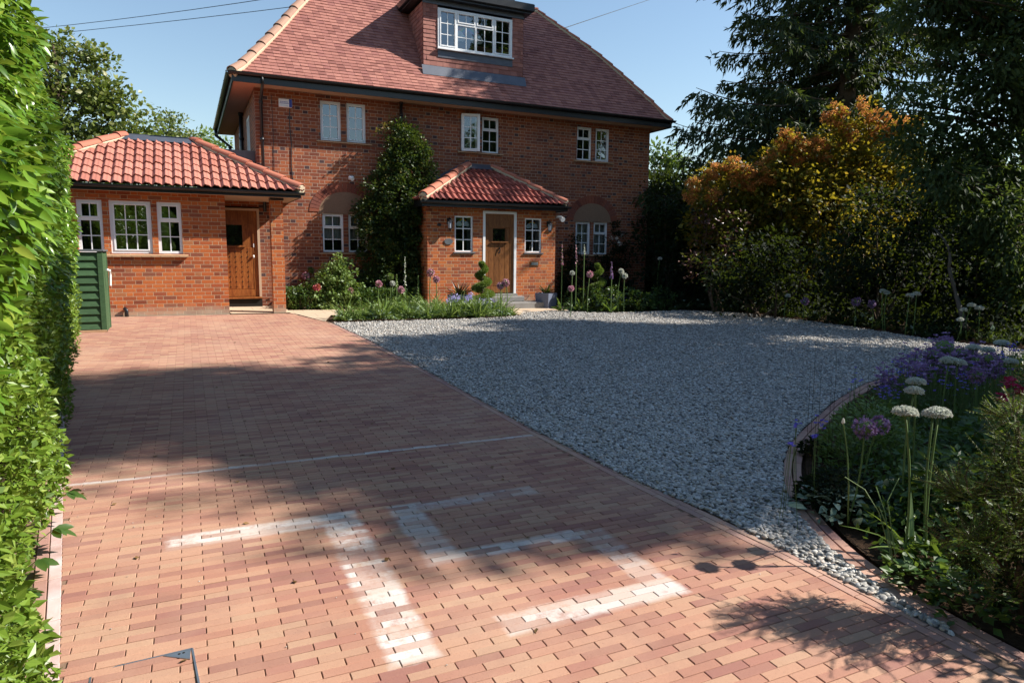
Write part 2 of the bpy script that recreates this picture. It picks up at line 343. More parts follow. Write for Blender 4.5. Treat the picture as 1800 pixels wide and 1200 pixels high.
def brick_line(poly, offs, W=.05, L=.2):
    """pavers laid end to end along a polyline, one row per offset"""
    P_ = np.array(poly, float)
    for oi, o in enumerate(offs):
        d = np.gradient(P_, axis=0); d /= np.linalg.norm(d, axis=1)[:, None]
        Q = P_+np.stack([d[:, 1], -d[:, 0]], 1)*o
        seg = np.linalg.norm(np.diff(Q, axis=0), axis=1); cum = np.r_[0, np.cumsum(seg)]; s = (oi % 2)*L/2
        while s+L < cum[-1]:
            a = [np.interp(s, cum, Q[:, k]) for k in (0, 1)]; b = [np.interp(s+L, cum, Q[:, k]) for k in (0, 1)]
            u = np.array(b)-a; l = np.linalg.norm(u)
            if l > .01: add_brick((a[0]+b[0])/2, (a[1]+b[1])/2, u[0]/l, u[1]/l, l-.005, W)
            s += L
brick_line([(xl(y)+.035, y) for y in np.arange(-2, 12.3, .2)], [0])
struct(flush('path_edging', M['edge_white']))
brick_line([(xl(y)-.02, y) for y in np.arange(-2, 12.3, .2)], [0])
brick_line([(xr(y)-.03, y) for y in np.arange(-2, 12.9, .2)], [0]); brick_line([(xr(y)+.025, y) for y in np.arange(1.5, 12.9, .2)], [0])
struct(flush('driveway_edging', M['edge']))
BED = [(2.85, .2), (2.85, 1.0), (2.855, 1.35), (2.87, 1.7), (2.905, 1.95), (2.98, 2.25), (3.12, 2.55), (3.30, 2.87), (3.50, 3.12), (3.75, 3.38), (4.06, 3.66), (4.45, 3.95), (4.9, 4.22), (5.4, 4.5), (6.2, 4.95), (7.4, 5.5), (9, 5.95), (11, 6.1), (13, 5.6), (14.5, 4.6)]
def smooth_poly(P_, n=160):
    P_ = np.array(P_, float); d = np.r_[0, np.cumsum(np.linalg.norm(np.diff(P_, axis=0), axis=1))]; s = np.linspace(0, d[-1], n)
    Q = np.stack([np.interp(s, d, P_[:, k]) for k in (0, 1)], 1)
    for _ in range(4): Q[1:-1] = (Q[:-2]+2*Q[1:-1]+Q[2:])/4
    return Q
BEDS = smooth_poly(BED)
brick_line(BEDS, [.03, .09, .15] if False else [.035, .10], W=.056)
struct(flush('bed_edging', M['edge']))
# gravel
GRAVEL = [(2.82, 1.6), (2.79, 3), (2.68, 3.7), (2.61, 5), (2.59, 7.2), (2.52, 10.4), (2.38, 12.8), (3.6, 12.85), (4.8, 12.88), (5.9, 13.0), (6.5, 13.25), (6.9, 13.9), (7.6, 14.0), (8.1, 13.85), (8.5, 13.5), (9.5, 13.38), (11.2, 13.5), (12.1, 13.0), (12.5, 12.2), (12.6, 11), (12.7, 9.8), (12.45, 7.9), (12.9, 6.5), (14.2, 4.9)]
GPOLY = GRAVEL+[tuple(q) for q in BEDS[::-1] if q[1] > 1.6]
def inside(P_, poly):
    poly = np.array(poly); x, y = P_[:, 0], P_[:, 1]; c = np.zeros(len(P_), bool); j = len(poly)-1
    for i in range(len(poly)):
        xi, yi, xj, yj = *poly[i], *poly[j]
        c ^= ((yi > y) != (yj > y)) & (x < (xj-xi)*(y-yi)/((yj-yi) or 1e-9)+xi); j = i
    return c
t = NT('gravel_bed'); t.xyz(); vo = t.node('ShaderNodeTexVoronoi', {'Scale': 42.0}); t.t.links.new(t.co, vo.inputs['Vector'])
cc = t.ramp(t.white(vo.outputs['Position']), [(0, (.20, .19, .18)), (.4, (.40, .385, .355)), (.75, (.56, .53, .48)), (1, (.74, .72, .67))])
cc = t.mix(t.m('MULTIPLY', vo.outputs['Distance'], 1.3, clamp=True), cc, (.08, .075, .07))
cc = t.mix(t.m('MULTIPLY', t.m('SUBTRACT', t.noise(.8, 3, .6, t.co), .4, clamp=True), .9), cc, (.20, .18, .155))
M['gravelbed'] = t.end(t.pri(cc, .8, t.bump(t.m('SUBTRACT', 1, vo.outputs['Distance']), .9, .02), .3))
m = MB(); m.quad(*[(x, y, gz(x, y)+.002) for x, y in GPOLY]); gb = struct(m.build('gravel_yard', M['gravelbed']))
t = NT('pebbles'); oi = t.node('ShaderNodeObjectInfo').outputs['Random']; t.xyz('Generated')
c = t.ramp(oi, [(0, (.12, .12, .115)), (.16, (.26, .255, .24)), (.38, (.45, .43, .39)), (.56, (.60, .55, .47)), (.68, (.46, .36, .26)), (.78, (.70, .67, .61)), (.92, (.88, .87, .83)), (1, (.52, .36, .24))])
M['pebble'] = t.end(t.pri(t.mix(t.noise(4, 3, .6), c, (.25, .24, .23)), .55, None, .4))
def scatter_pebbles(name, pts, smin, smax, sub=1):
    me = bpy.data.meshes.new(name); me.vertices.add(len(pts)); me.vertices.foreach_set('co', np.asarray(pts, np.float32).ravel()); me.update()
    o = bpy.data.objects.new(name, me); col.objects.link(o)
    ng = bpy.data.node_groups.new(name, 'GeometryNodeTree'); ng.interface.new_socket('Geometry', in_out='INPUT', socket_type='NodeSocketGeometry'); ng.interface.new_socket('Geometry', in_out='OUTPUT', socket_type='NodeSocketGeometry')
    N = ng.nodes.new; L = ng.links.new; i_, o_ = N('NodeGroupInput'), N('NodeGroupOutput')
    mp = N('GeometryNodeMeshToPoints'); ip = N('GeometryNodeInstanceOnPoints'); ic = N('GeometryNodeMeshIcoSphere'); ic.inputs['Radius'].default_value = 1; ic.inputs['Subdivisions'].default_value = sub
    sm = N('GeometryNodeSetShadeSmooth'); mt = N('GeometryNodeSetMaterial'); mt.inputs['Material'].default_value = M['pebble']
    rr = N('FunctionNodeRandomValue'); rr.data_type = 'FLOAT_VECTOR'; rr.inputs[0].default_value = (-.35, -.35, 0); rr.inputs[1].default_value = (.35, .35, 6.28)
    rs = N('FunctionNodeRandomValue'); rs.data_type = 'FLOAT_VECTOR'; rs.inputs[0].default_value = (smin, smin*.75, smin*.5); rs.inputs[1].default_value = (smax, smax*.75, smax*.55); rs.inputs['Seed'].default_value = 5
    L(i_.outputs[0], mp.inputs[0]); L(mp.outputs[0], ip.inputs['Points']); L(ic.outputs[0], sm.inputs[0]); L(sm.outputs[0], mt.inputs[0]); L(mt.outputs[0], ip.inputs['Instance'])
    L(rr.outputs[0], ip.inputs['Rotation']); L(rs.outputs[0], ip.inputs['Scale']); L(ip.outputs[0], o_.inputs[0])
    o.modifiers.new('scatter', 'NODES').node_group = ng; return o
def gpts(n, x0, x1, y0, y1, poly=GPOLY, dz=.006, jz=.004):
    P_ = np.stack([rng.uniform(x0, x1, n), rng.uniform(y0, y1, n)], 1); P_ = P_[inside(P_, poly)]
    return np.c_[P_, -.01*P_[:, 0]+.02*P_[:, 1]+dz+rng.normal(0, jz, len(P_))]
pts = gpts(420000, 2.4, 13.2, 1.3, 14.2); dd = np.hypot(pts[:, 0], pts[:, 1]); pts = pts[rng.random(len(pts)) < np.clip((5.5/dd)**1.6, .12, 1)]; print('pebbles', len(pts))
pb = scatter_pebbles('gravel_pebbles', pts, .010, .022, 2)
tag(pb, 'loose grey and cream gravel pebbles covering the parking area', 'gravel', kind='stuff')
# sandstone paving
t = NT('sandstone_paving'); x, y, z = t.xyz(); u = t.m('FRACT', t.m('DIVIDE', t.m('ADD', x, t.m('MULTIPLY', t.m('FLOOR', t.m('DIVIDE', y, .45)), .37)), .6)); v = t.m('FRACT', t.m('DIVIDE', y, .45))
e = t.m('MINIMUM', t.m('MULTIPLY', t.m('MINIMUM', u, t.m('SUBTRACT', 1, u)), .6), t.m('MULTIPLY', t.m('MINIMUM', v, t.m('SUBTRACT', 1, v)), .45))
c = t.mix(t.noise(4, 5, .65, t.co), (.42, .31, .21), (.60, .47, .34)); c = t.mix(t.m('MULTIPLY', e, 90, clamp=True), (.25, .2, .15), c)
M['sandstone'] = t.end(t.pri(c, .85, t.bump(t.noise(30, 5, .6, t.co), .3, .01), .3))
sheet('path', [(2.30, 13.0), (2.6, 14.05), (6.0, 14.15), (6.55, 13.3), (7.0, 13.9), (8.1, 13.9), (8.5, 14.6), (8.5, 15.2), (4.7, 15.14), (1.9, 15.16), (1.86, 14.6), (2.0, 14.3)], .006, M['sandstone'])
sheet('porch_path', [(.74, 14.6), (1.9, 14.6), (1.9, 16.1), (.74, 16.1)], .016, M['sandstone'])
# ------------------------------------------------------------------ walls with openings
def wall(name, mat, parent, x0, x1, z0, z1, Y, holes, depth=.10, side=None, x_axis=True, **t):
    m = MB(); xs = sorted({x0, x1, *[v for h in holes for v in h[:2]]}); zs = sorted({z0, z1, *[v for h in holes for v in h[2:4]]})
    def p(x, z, d=0): return (x, Y+d, z) if x_axis else (Y+d, x, z)
    for i in range(len(xs)-1):
        for j in range(len(zs)-1):
            cx, cz = (xs[i]+xs[i+1])/2, (zs[j]+zs[j+1])/2
            if any(h[0] < cx < h[1] and h[2] < cz < h[3] for h in holes): continue
            q = [p(xs[i], zs[j]), p(xs[i+1], zs[j]), p(xs[i+1], zs[j+1]), p(xs[i], zs[j+1])]
            m.quad(*(q if x_axis else q[::-1]))
    for h in holes:
        a, b, c, d = h[:4]
        for (p1, p2) in (((a, c), (a, d)), ((a, d), (b, d)), ((b, d), (b, c)), ((b, c), (a, c))):
            m.quad(p(*p1), p(*p1, depth), p(*p2, depth), p(*p2))
    return m.build(name, mat, parent, **t)
def window(parent, x0, x1, z0, z1, Y, cells, dep=.055, name='window', rot=None, curtain=None, fr=.042, label=None, room=True, bar=.018):
    """cells: (u0,u1,v0,v1,nx,ny[,sash]) in 0..1 of the frame; Y is the wall face"""
    yf = Y+dep; f = MB()
    W, H = x1-x0, z1-z0
    f.bbox(x0, x0+fr, yf, yf+.06, z0, z1); f.bbox(x1-fr, x1, yf, yf+.06, z0, z1)
    f.bbox(x0+fr, x1-fr, yf+.001, yf+.059, z0, z0+fr); f.bbox(x0+fr, x1-fr, yf+.001, yf+.059, z1-fr, z1)
    panes = MB(); bars = MB()
    for ce in cells:
        u0, u1, v0, v1, nx, ny = ce[:6]
        a, b, c, d = x0+W*u0, x0+W*u1, z0+H*v0, z0+H*v1
        if u0 > 0: f.bbox(a-fr/2, a+fr/2, yf+.002, yf+.058, c+(0 if v0 > 0 else fr), d-(0 if v1 < 1 else fr))
        if v0 > 0: f.bbox(a+fr/2, b-fr/2, yf+.003, yf+.057, c-fr/2, c+fr/2)
        s = fr*.55 if len(ce) > 6 and ce[6] else .0
        ai, bi, ci, di = a+(fr if u0 == 0 else fr/2), b-(fr if u1 == 1 else fr/2), c+(fr if v0 == 0 else fr/2), d-(fr if v1 == 1 else fr/2)
        if s:
            f.bbox(ai, ai+s, yf-.012, yf+.03, ci, di); f.bbox(bi-s, bi, yf-.012, yf+.03, ci, di)
            f.bbox(ai+s, bi-s, yf-.011, yf+.03, ci, ci+s); f.bbox(ai+s, bi-s, yf-.011, yf+.03, di-s, di)
            ai += s; bi -= s; ci += s; di -= s
        gy = yf+.028
        panes.quad((ai, gy, ci), (bi, gy, ci), (bi, gy, di), (ai, gy, di))
        for k in range(1, nx): xx = ai+(bi-ai)*k/nx; bars.box(xx-bar/2, xx+bar/2, gy-.010, gy+.008, ci, di)
        for k in range(1, ny): zz = ci+(di-ci)*k/ny; bars.box(ai, bi, gy-.0095, gy+.0085, zz-bar/2, zz+bar/2)
    o = f.build(name, M['white'], parent)
    if label: o['label'] = label
    bars.build('glazing_bar', M['white'], o); panes.build('pane', M['glass'], o)
    if curtain:
        c = MB(); n = 26
        for (u0, u1, v0, v1) in curtain:
            a, b, c0, d0 = x0+W*u0, x0+W*u1, z0+H*v0, z0+H*v1; vs = []
            for k in range(n+1):
                xx = a+(b-a)*k/n; yy = yf+.14+.018*math.sin(k*1.7)
                vs += [(xx, yy, c0), (xx, yy, d0)]
            c.add(vs, [(2*k, 2*k+2, 2*k+3, 2*k+1) for k in range(n)])
        c.build('curtain', M['curtain'], o)
    return o
W23 = [(0, 1, 0, 1, 2, 3, 1)]; WTOP = [(0, 1, 0, .64, 2, 2), (0, 1, .64, 1, 2, 1, 1)]; W33 = [(0, 1, 0, 1, 3, 3, 1)]
def gutter(parent, p0, p1, r=.055, name='gutter'):
    """half-round gutter between two points"""
    p0, p1 = np.array(p0, float), np.array(p1, float); d = (p1-p0)/np.linalg.norm(p1-p0); s = np.cross(d, U0); m = MB(); n = 8; vs = []
    for p in (p0, p1):
        for rr in (r, r-.008):
            for k in range(n+1):
                a = PI*k/n; vs.append(p+s*rr*math.cos(a)-U0*rr*math.sin(a))
    q = n+1
    for base in (0, q):
        m_f = [(base+k, base+k+1, base+k+1+2*q, base+k+2*q) for k in range(n)]
        if base == 0: F_ = m_f
        else: F_ += m_f
    F_ += [(0, q, 3*q, 2*q), (n, n+q, n+3*q, n+2*q)]
    for e in (0, 2*q): F_ += [(e+k, e+k+1, e+k+1+q, e+k+q) for k in range(n)]
    m.add(vs, F_)
    L_ = np.linalg.norm(p1-p0); k = max(1, int(L_/.9))
    for i in range(k+1):
        c = p0+(p1-p0)*(i/k); m.obox(c-U0*.01-s*.0, d, s, U0, .012, r+.006, .006)
    return m.build(name, M['black'], parent)
def hip_tiles(parent, pts, r=.11, seg=.36, mat='hip_tile', name='hip_tiles', bed=True):
    """half-round tiles overlapping up a polyline, bedded on mortar"""
    P_ = np.array(pts, float); cum = np.r_[0, np.cumsum(np.linalg.norm(np.diff(P_, axis=0), axis=1))]; m = MB(); b = MB(); s = 0; n = 10
    ev = lambda s: np.array([np.interp(s, cum, P_[:, k]) for k in range(3)])
    while s < cum[-1]-.03:
        a, c = ev(s), ev(min(s+seg+.03, cum[-1])); d = (c-a)/np.linalg.norm(c-a); sd = np.cross(d, U0); sd /= np.linalg.norm(sd); up = np.cross(sd, d); vs = []
        for p, rr, l in ((a, r*1.04, .02), (c, r*.92, .0)):
            for k in range(n+1): an = PI*k/n; vs.append(p+sd*rr*math.cos(an)+up*(rr*.8*math.sin(an)+l-.03))
        for p, rr, l in ((a, r*.88, .02),):
            for k in range(n+1): an = PI*k/n; vs.append(p+sd*rr*math.cos(an)+up*(rr*.8*math.sin(an)+l-.03))
        m.add(vs, [(k, k+1, n+2+k, n+1+k) for k in range(n)]+[(k, k+1, 2*n+3+k, 2*n+2+k) for k in range(n)])
        s += seg
    o = m.build(name, M[mat], parent, smooth=False)
    if bed:
        for i in range(len(P_)-1): b.tube([P_[i]-U0*.055, P_[i+1]-U0*.055], r*.88, 8)
        b.build('mortar_bed', M['mortar'], o)
    return o
# plain tiles on a slope: point(u, t) gives a point of the roof plane; every tile its own island
def plain_tiles(name, parent, rows, mat, lift=.014, w=.165):
    """rows: list of (A0,A1,B0,B1) = left/right points of the lower edge and of the upper edge"""
    V, Fq = [], []
    for ri, (A0, A1, B0, B1) in enumerate(rows):
        A0, A1, B0, B1 = map(np.asarray, (A0, A1, B0, B1)); Lh = np.linalg.norm(A1-A0)
        if Lh < .02: continue
        e = (A1-A0)/Lh; up = ((B0+B1)/2-(A0+A1)/2); up = up-e*(up@e); nrm = np.cross(e, up); nrm /= np.linalg.norm(nrm)
        b0, b1 = (B0-A0)@e, (B1-A0)@e; off = (ri % 2)*w/2; k = math.floor(min(0, b0)/w)-1
        while k*w+off < Lh:
            s0, s1 = k*w+off+.0015, (k+1)*w+off-.0015; k += 1
            lo = (max(s0, 0), min(s1, Lh)); hi = (max(s0, b0), min(s1, b1))
            if lo[1] <= lo[0] and hi[1] <= hi[0]: continue
            lo = (min(max(lo[0], 0), Lh), max(lo[1], lo[0])); hi = (min(hi[0], b1), max(hi[1], hi[0]))
            l = lift*(.8+.5*random.random()); b = len(V); j = random.gauss(0, .0015)
            V += [A0+e*lo[0]+nrm*(l+j), A0+e*lo[1]+nrm*(l-j), A0+up+e*hi[1]+nrm*.002, A0+up+e*hi[0]+nrm*.002, A0+e*lo[0]-up*.02, A0+e*lo[1]-up*.02]
            Fq += [(b, b+1, b+2, b+3), (b+4, b+5, b+1, b)]
    return npmesh(name, np.array(V), np.array(Fq), mat, parent)
def pantiles(name, parent, corners, mat, gauge=.30, per=.165, amp=.028):
    """corners: eave left, eave right, top right, top left of a hipped slope"""
    E0_, E1_, T1, T0 = [np.array(c, float) for c in corners]; Lh = np.linalg.norm(E1_-E0_); e = (E1_-E0_)/Lh
    up = T0-E0_; up = up-e*(up@e); H = np.linalg.norm(up); up /= H; nrm = np.cross(e, up); t0x, t1x = (T0-E0_)@e, (T1-E0_)@e
    n = int(round(H/gauge)); gauge = H/n; V, Fq = [], []; stp = per/10
    def prof(s):
        f = (s/per) % 1.0
        return amp*(math.sin(2*PI*f)*.75+.35*math.sin(4*PI*f+.6))
    for r in range(n):
        h0, h1 = r*gauge, (r+1)*gauge+.03; a0, a1 = t0x*h0/H, Lh+(t1x-Lh)*h0/H; b0, b1 = t0x*min(h1, H)/H, Lh+(t1x-Lh)*min(h1, H)/H
        tiles = math.floor(a0/(per*2)); 
        for k in range(tiles, int(a1/(per*2))+2):
            s0, s1 = max(k*per*2, a0), min((k+1)*per*2, a1)
            if s1-s0 < .01: continue
            ns = max(2, int((s1-s0)/stp)); j = random.gauss(0, .003); b = len(V)
            for i in range(ns+1):
                s = s0+(s1-s0)*i/ns; st = min(max(s, b0), b1)
                V.append(E0_+e*s+up*(h0-.02)+nrm*(prof(s)+.045+j)); V.append(E0_+e*st+up*min(h1, H)+nrm*(prof(st)+.015+j)); V.append(E0_+e*s+up*(h0-.012)+nrm*(prof(s)+.022+j))
            for i in range(ns):
                c = b+3*i; Fq += [(c, c+3, c+4, c+1), (c+2, c+5, c+3, c)]
    return npmesh(name, np.array(V), np.array(Fq), mat, parent, smooth=False)
# ------------------------------------------------------------------ main house
HX0, HX1, ZS = 1.48, 11.93, 5.04
HY1 = 22.9; OV = .50
hs = thing('brick_house', (6.7, 19.5, .3), 'large red brick house with steep tiled roof and white casement windows', 'house')
up = [(2.86, 3.32), (3.45, 3.89), (6.24, 6.70), (6.81, 7.28), (9.56, 10.03), (10.14, 10.60)]
lo = [(2.85, 3.33), (3.44, 3.90), (9.58, 10.06), (10.15, 10.62)]
holes = [(a, b, 4.04, 4.91) for a, b in up]+[(a, b, 1.53, 2.41) for a, b in lo]
wall('wall', M['brick_old'], hs, HX0, HX1, -.1, ZS, YH, holes)
shol = [(17.6, 18.3, 3.7, 4.7), (20.3, 20.9, 3.95, 4.75)]
wall('side_wall', M['brick_old'], hs, YH, HY1, -.1, ZS, HX0, shol, x_axis=False)
m = MB(); m.quad((HX1, YH, -.1), (HX1, HY1, -.1), (HX1, HY1, ZS), (HX1, YH, ZS)); m.quad((HX0, HY1, -.1), (HX0, HY1, ZS), (HX1, HY1, ZS), (HX1, HY1, -.1))
m.build('rear_wall', M['brick_old'], hs)
kinds = [W23, W23, None, WTOP, WTOP, W23]
for (a, b), k in zip(up, kinds):
    if k: window(hs, a, b, 4.04, 4.91, YH, k, curtain=[(0, .18, 0, 1), (.82, 1, 0, 1)] if k is W23 and a > 9 else None)
# the open casement: fixed frame, and a sash turned outwards on its left edge
window(hs, 6.24, 6.70, 4.04, 4.91, YH, [(0, 1, 0, 1, 1, 1)], label='window frame whose sash stands open')
sash = window(hs, 0, .455, 4.03, 4.92, 0, W23, name='open_sash', label='sash swung open towards the drive')
an = -math.radians(17); ca, sa = math.cos(an), math.sin(an)
for o in [sash, *sash.children]:
    for v in o.data.vertices:
        x, y, z = v.co; v.co = (6.245+x*ca-(y-.1)*sa, YH-.03+x*sa+(y-.1)*ca, z)
for (a, b), k, cu in zip(lo, [WTOP, WTOP, W23, WTOP], [[(0, 1, .35, 1)], [(0, 1, .35, 1)], [(0, 1, 0, 1)], [(0, 1, 0, 1)]]):
    window(hs, a, b, 1.53, 2.41, YH, k, curtain=cu)
def side_win(y0, y1, z0, z1):
    f = MB(); X = HX0
    f.box(X-.005, X+.05, y0, y0+.06, z0, z1); f.box(X-.005, X+.05, y1-.06, y1, z0, z1); f.box(X-.004, X+.05, y0+.06, y1-.06, z0, z0+.06); f.box(X-.004, X+.05, y0+.06, y1-.06, z1-.06, z1)
    f.box(X-.003, X+.05, (y0+y1)/2-.02, (y0+y1)/2+.02, z0+.06, z1-.06)
    o = f.build('window', M['white'], hs); p = MB(); p.quad((X+.03, y0+.06, z0+.06), (X+.03, y0+.06, z1-.06), (X+.03, y1-.06, z1-.06), (X+.03, y1-.06, z0+.06)); p.build('pane', M['glass'], o)
side_win(17.6, 18.3, 3.7, 4.7); side_win(20.3, 20.9, 3.95, 4.75)
for a, b, z in ((2.76, 4.02, 4.035), (6.14, 7.38, 4.035), (9.46, 10.72, 4.035), (2.74, 4.0, 1.525), (9.48, 10.72, 1.525)):
    s = MB(); n = int((b-a)/.16)
    for k in range(n):
        x0 = a+(b-a)*k/n; s.add([(x0, YH-.07, z-.045), (x0+(b-a)/n-.006, YH-.07, z-.045), (x0+(b-a)/n-.006, YH+.06, z-.02), (x0, YH+.06, z-.02), (x0, YH-.07, z-.018), (x0+(b-a)/n-.006, YH-.07, z-.018), (x0+(b-a)/n-.006, YH+.06, z+.004), (x0, YH+.06, z+.004)], [(0,3,2,1),(4,5,6,7),(0,1,5,4),(1,2,6,5),(2,3,7,6),(3,0,4,7)])
    s.build('window_sill', M['sill'], hs)
t = NT('arch_brick'); t.xyz(); M['voussoir'] = t.end(t.pri(t.mix(t.m('MULTIPLY', t.noise(25, 4, .6, t.co), .4), t.ramp(t.island(), [(0, (.16, .05, .035)), (.5, (.30, .09, .05)), (1, (.22, .08, .06))]), (.08, .04, .035)), .85, t.bump(t.noise(90, 4, .7, t.co), .4, .005), .2))
for cx in (3.375, 10.1):
    rx, rz, zb = .60, .47, 2.44; v = MB(); n = 23
    for k in range(n):
        a0, a1 = PI*k/n+.008, PI*(k+1)/n-.008; q = []
        for yy in (YH-.012, YH+.02):
            for (aa, r_) in ((a0, 0), (a1, 0), (a1, .215), (a0, .215)): q.append((cx+(rx+r_)*math.cos(aa), yy, zb+(rz+r_*.95)*math.sin(aa)))
        v.add(q, [(0,3,2,1),(0,1,5,4),(1,2,6,5),(2,3,7,6),(3,0,4,7)])
    v.build('brick_arch', M['voussoir'], hs)
    d = MB(); q = [(cx+rx*math.cos(PI*k/20), YH-.006, zb+rz*math.sin(PI*k/20)) for k in range(21)]; d.quad(*q[::-1]); d.build('tympanum', M['render'], hs)
    l = MB(); l.box(cx-.62, cx+.62, YH-.010, YH+.03, 2.41, 2.44); l.build('lintel', M['render'], hs)
# roof
TT = [0, .15, .35, .6, .9, 1.2, 1.5, 2.50]; TZ = [5.17, 5.29, 5.54, 5.85, 6.23, 6.63, 7.05, 8.36]
def rz_(t): return float(np.interp(t, TT, TZ))
EX0, EX1, EY0, EY1 = HX0-OV+.03, HX1+.36, YH-OV, HY1+.3
TR = lambda t: float(np.interp(t, [0, .46, 1.05, 1.565, 2.01, 2.34, 2.5], [0, .26, .83, 1.47, 2.16, 2.72, 2.95]))   # the hip of the right-hand end
ts = []; t_ = 0.0
while t_ < 2.5:
    ts.append(t_); dz = (rz_(t_+.02)-rz_(t_))/.02; t_ += .104/math.hypot(1, dz)
ts.append(2.5)
fr = [((EX0+a, EY0+a, rz_(a)), (EX1-TR(a), EY0+a, rz_(a)), (EX0+b, EY0+b, rz_(b)), (EX1-TR(b), EY0+b, rz_(b))) for a, b in zip(ts, ts[1:])]
roof = plain_tiles('roof', hs, fr, M['plain_tile'])
lf = [((EX0+a, EY1-a, rz_(a)), (EX0+a, EY0+a, rz_(a)), (EX0+b, EY1-b, rz_(b)), (EX0+b, EY0+b, rz_(b))) for a, b in zip(ts, ts[1:])]
plain_tiles('side_roof', hs, lf, M['plain_tile'])
m = MB()
for a, b in zip(TT, TT[1:]):
    m.quad((EX1-TR(a), EY0+a, rz_(a)), (EX1-TR(a), EY1-a, rz_(a)), (EX1-TR(b), EY1-b, rz_(b)), (EX1-TR(b), EY0+b, rz_(b)))
    m.quad((EX1-TR(a), EY1-a, rz_(a)), (EX0+a, EY1-a, rz_(a)), (EX0+b, EY1-b, rz_(b)), (EX1-TR(b), EY1-b, rz_(b)))
m.quad((EX0+2.5, EY0+2.5, 8.36), (EX1-2.95, EY0+2.5, 8.36), (EX1-2.95, EY1-2.5, 8.36), (EX0+2.5, EY1-2.5, 8.36))
m.build('rear_roof', M['plain_tile'], hs)
hipL = [(EX0+a, EY0+a, rz_(a)+.05) for a in (0, .15, .35, .6, .9, 1.2, 1.5, 2.0, 2.5)]
hip_tiles(roof, hipL, .12, .40)
hip_tiles(roof, [(EX1-TR(a), EY0+a, rz_(a)+.04) for a in (0, .2, .46, .8, 1.05, 1.3, 1.565, 2.01, 2.34, 2.5)], .075, .40, 'hip_red')
hip_tiles(roof, [(EX1-2.95, EY0+2.5, 8.40), (EX0+2.5, EY0+2.5, 8.40)], .085, .40, 'hip_red', 'ridge_tiles')
m = MB(); m.quad((EX0+.03, EY0+.03, ZS), (EX0+.03, EY1, ZS), (HX0+.02, EY1, ZS), (HX0+.02, EY0+.03, ZS)); m.build('side_soffit', M['soffit_red'], hs)
m = MB(); m.quad((HX0+.02, EY0+.03, ZS), (HX0+.02, YH+.02, ZS), (EX1, YH+.02, ZS), (EX1, EY0+.03, ZS)); m.quad((HX1-.02, YH+.02, ZS), (HX1-.02, EY1, ZS), (EX1, EY1, ZS), (EX1, YH+.02, ZS)); m.build('soffit', M['soffit'], hs)
m = MB(); m.box(EX0, EX1, EY0-.0, EY0+.03, ZS-.03, ZS+.14); m.box(EX0, EX0+.03, EY0+.03, EY1, ZS-.03, ZS+.14); m.box(EX1-.03, EX1, EY0+.03, EY1, ZS-.03, ZS+.14); m.build('fascia', M['black'], hs)
gutter(hs, (EX0-.06, EY0-.055, ZS+.155), (EX1+.06, EY0-.055, ZS+.155), .058); gutter(hs, (EX0-.055, EY1, ZS+.155), (EX0-.055, EY0-.06, ZS+.155), .058)
def pipe(parent, pts, r=.034, name='downpipe'):
    m = MB(); m.tube(pts, r, 10)
    for i in range(len(pts)-1):
        if abs(pts[i][2]-pts[i+1][2]) > .8:
            for k in range(3):
                q = np.array(pts[i])*(1-k/3)+np.array(pts[i+1])*(k/3); m.tube([q+U0*.02, q-U0*.05], r*1.3, 10)
    return m.build(name, M['black'], parent, smooth=True)
pipe(hs, [(1.60, EY0-.055, ZS+.12), (1.60, EY0-.055, ZS-.02), (1.60, YH-.06, ZS-.30), (1.60, YH-.06, 2.4)])
pipe(hs, [(4.72, YH-.05, ZS), (4.72, YH-.05, 4.2)])
pipe(hs, [(EX0-.04, EY1-.1, ZS+.12), (EX0-.04, EY1-.1, ZS-.05), (EX0+.35, EY1-.1, ZS-.35), (EX0+.40, EY1-.1, 2.5)], .045)
pipe(hs, [(HX0-.06, 19.3, ZS-.02), (HX0-.06, 19.3, 3.2)], .05)
m = MB()
m.tube([(2.20, YH-.01, 4.66), (2.19, YH-.01, 4.3), (2.215, YH-.01, 3.9), (2.20, YH-.01, 3.4), (2.225, YH-.01, 3.05), (2.21, YH-.012, 2.86)], .010, 6); m.tube([(1.83, YH-.01, 4.9), (1.84, YH-.01, 3.9), (1.83, YH-.01, 3.1)], .006, 6)
m.build('wall_cable', M['black'], hs)
ab = MB(); ab.bbox(1.97, 2.25, YH-.07, YH-.001, 4.665, 4.845, .012); ab = ab.build('alarm_box', M['white'], hs, label='white alarm box with a blue stripe below the eaves')
q = MB(); q.box(2.185, 2.247, YH-.0725, YH-.066, 4.672, 4.838); q.build('blue_stripe', M['blue'], ab)
q = MB()
for zz, x0, x1 in ((4.775, 2.00, 2.15), (4.745, 1.99, 2.16)):
    x = x0
    while x < x1: w_ = random.uniform(.008, .02); q.box(x, x+w_, YH-.0722, YH-.068, zz-.009, zz+.009); x += w_+.007
q.box(2.0, 2.16, YH-.0722, YH-.068, 4.70, 4.704); q.build('lettering', plain('grey_blue_print', (.15, .18, .45), .6), ab)
fl = MB(); fl.bbox(3.46, 3.56, YH-.10, YH-.001, 3.19, 3.27, .01); fl.tube([(3.50, YH-.09, 3.23), (3.52, YH-.17, 3.19)], [.03, .045], 10); fl.build('security_light', M['white'], hs, label='small white security light above the arched window')
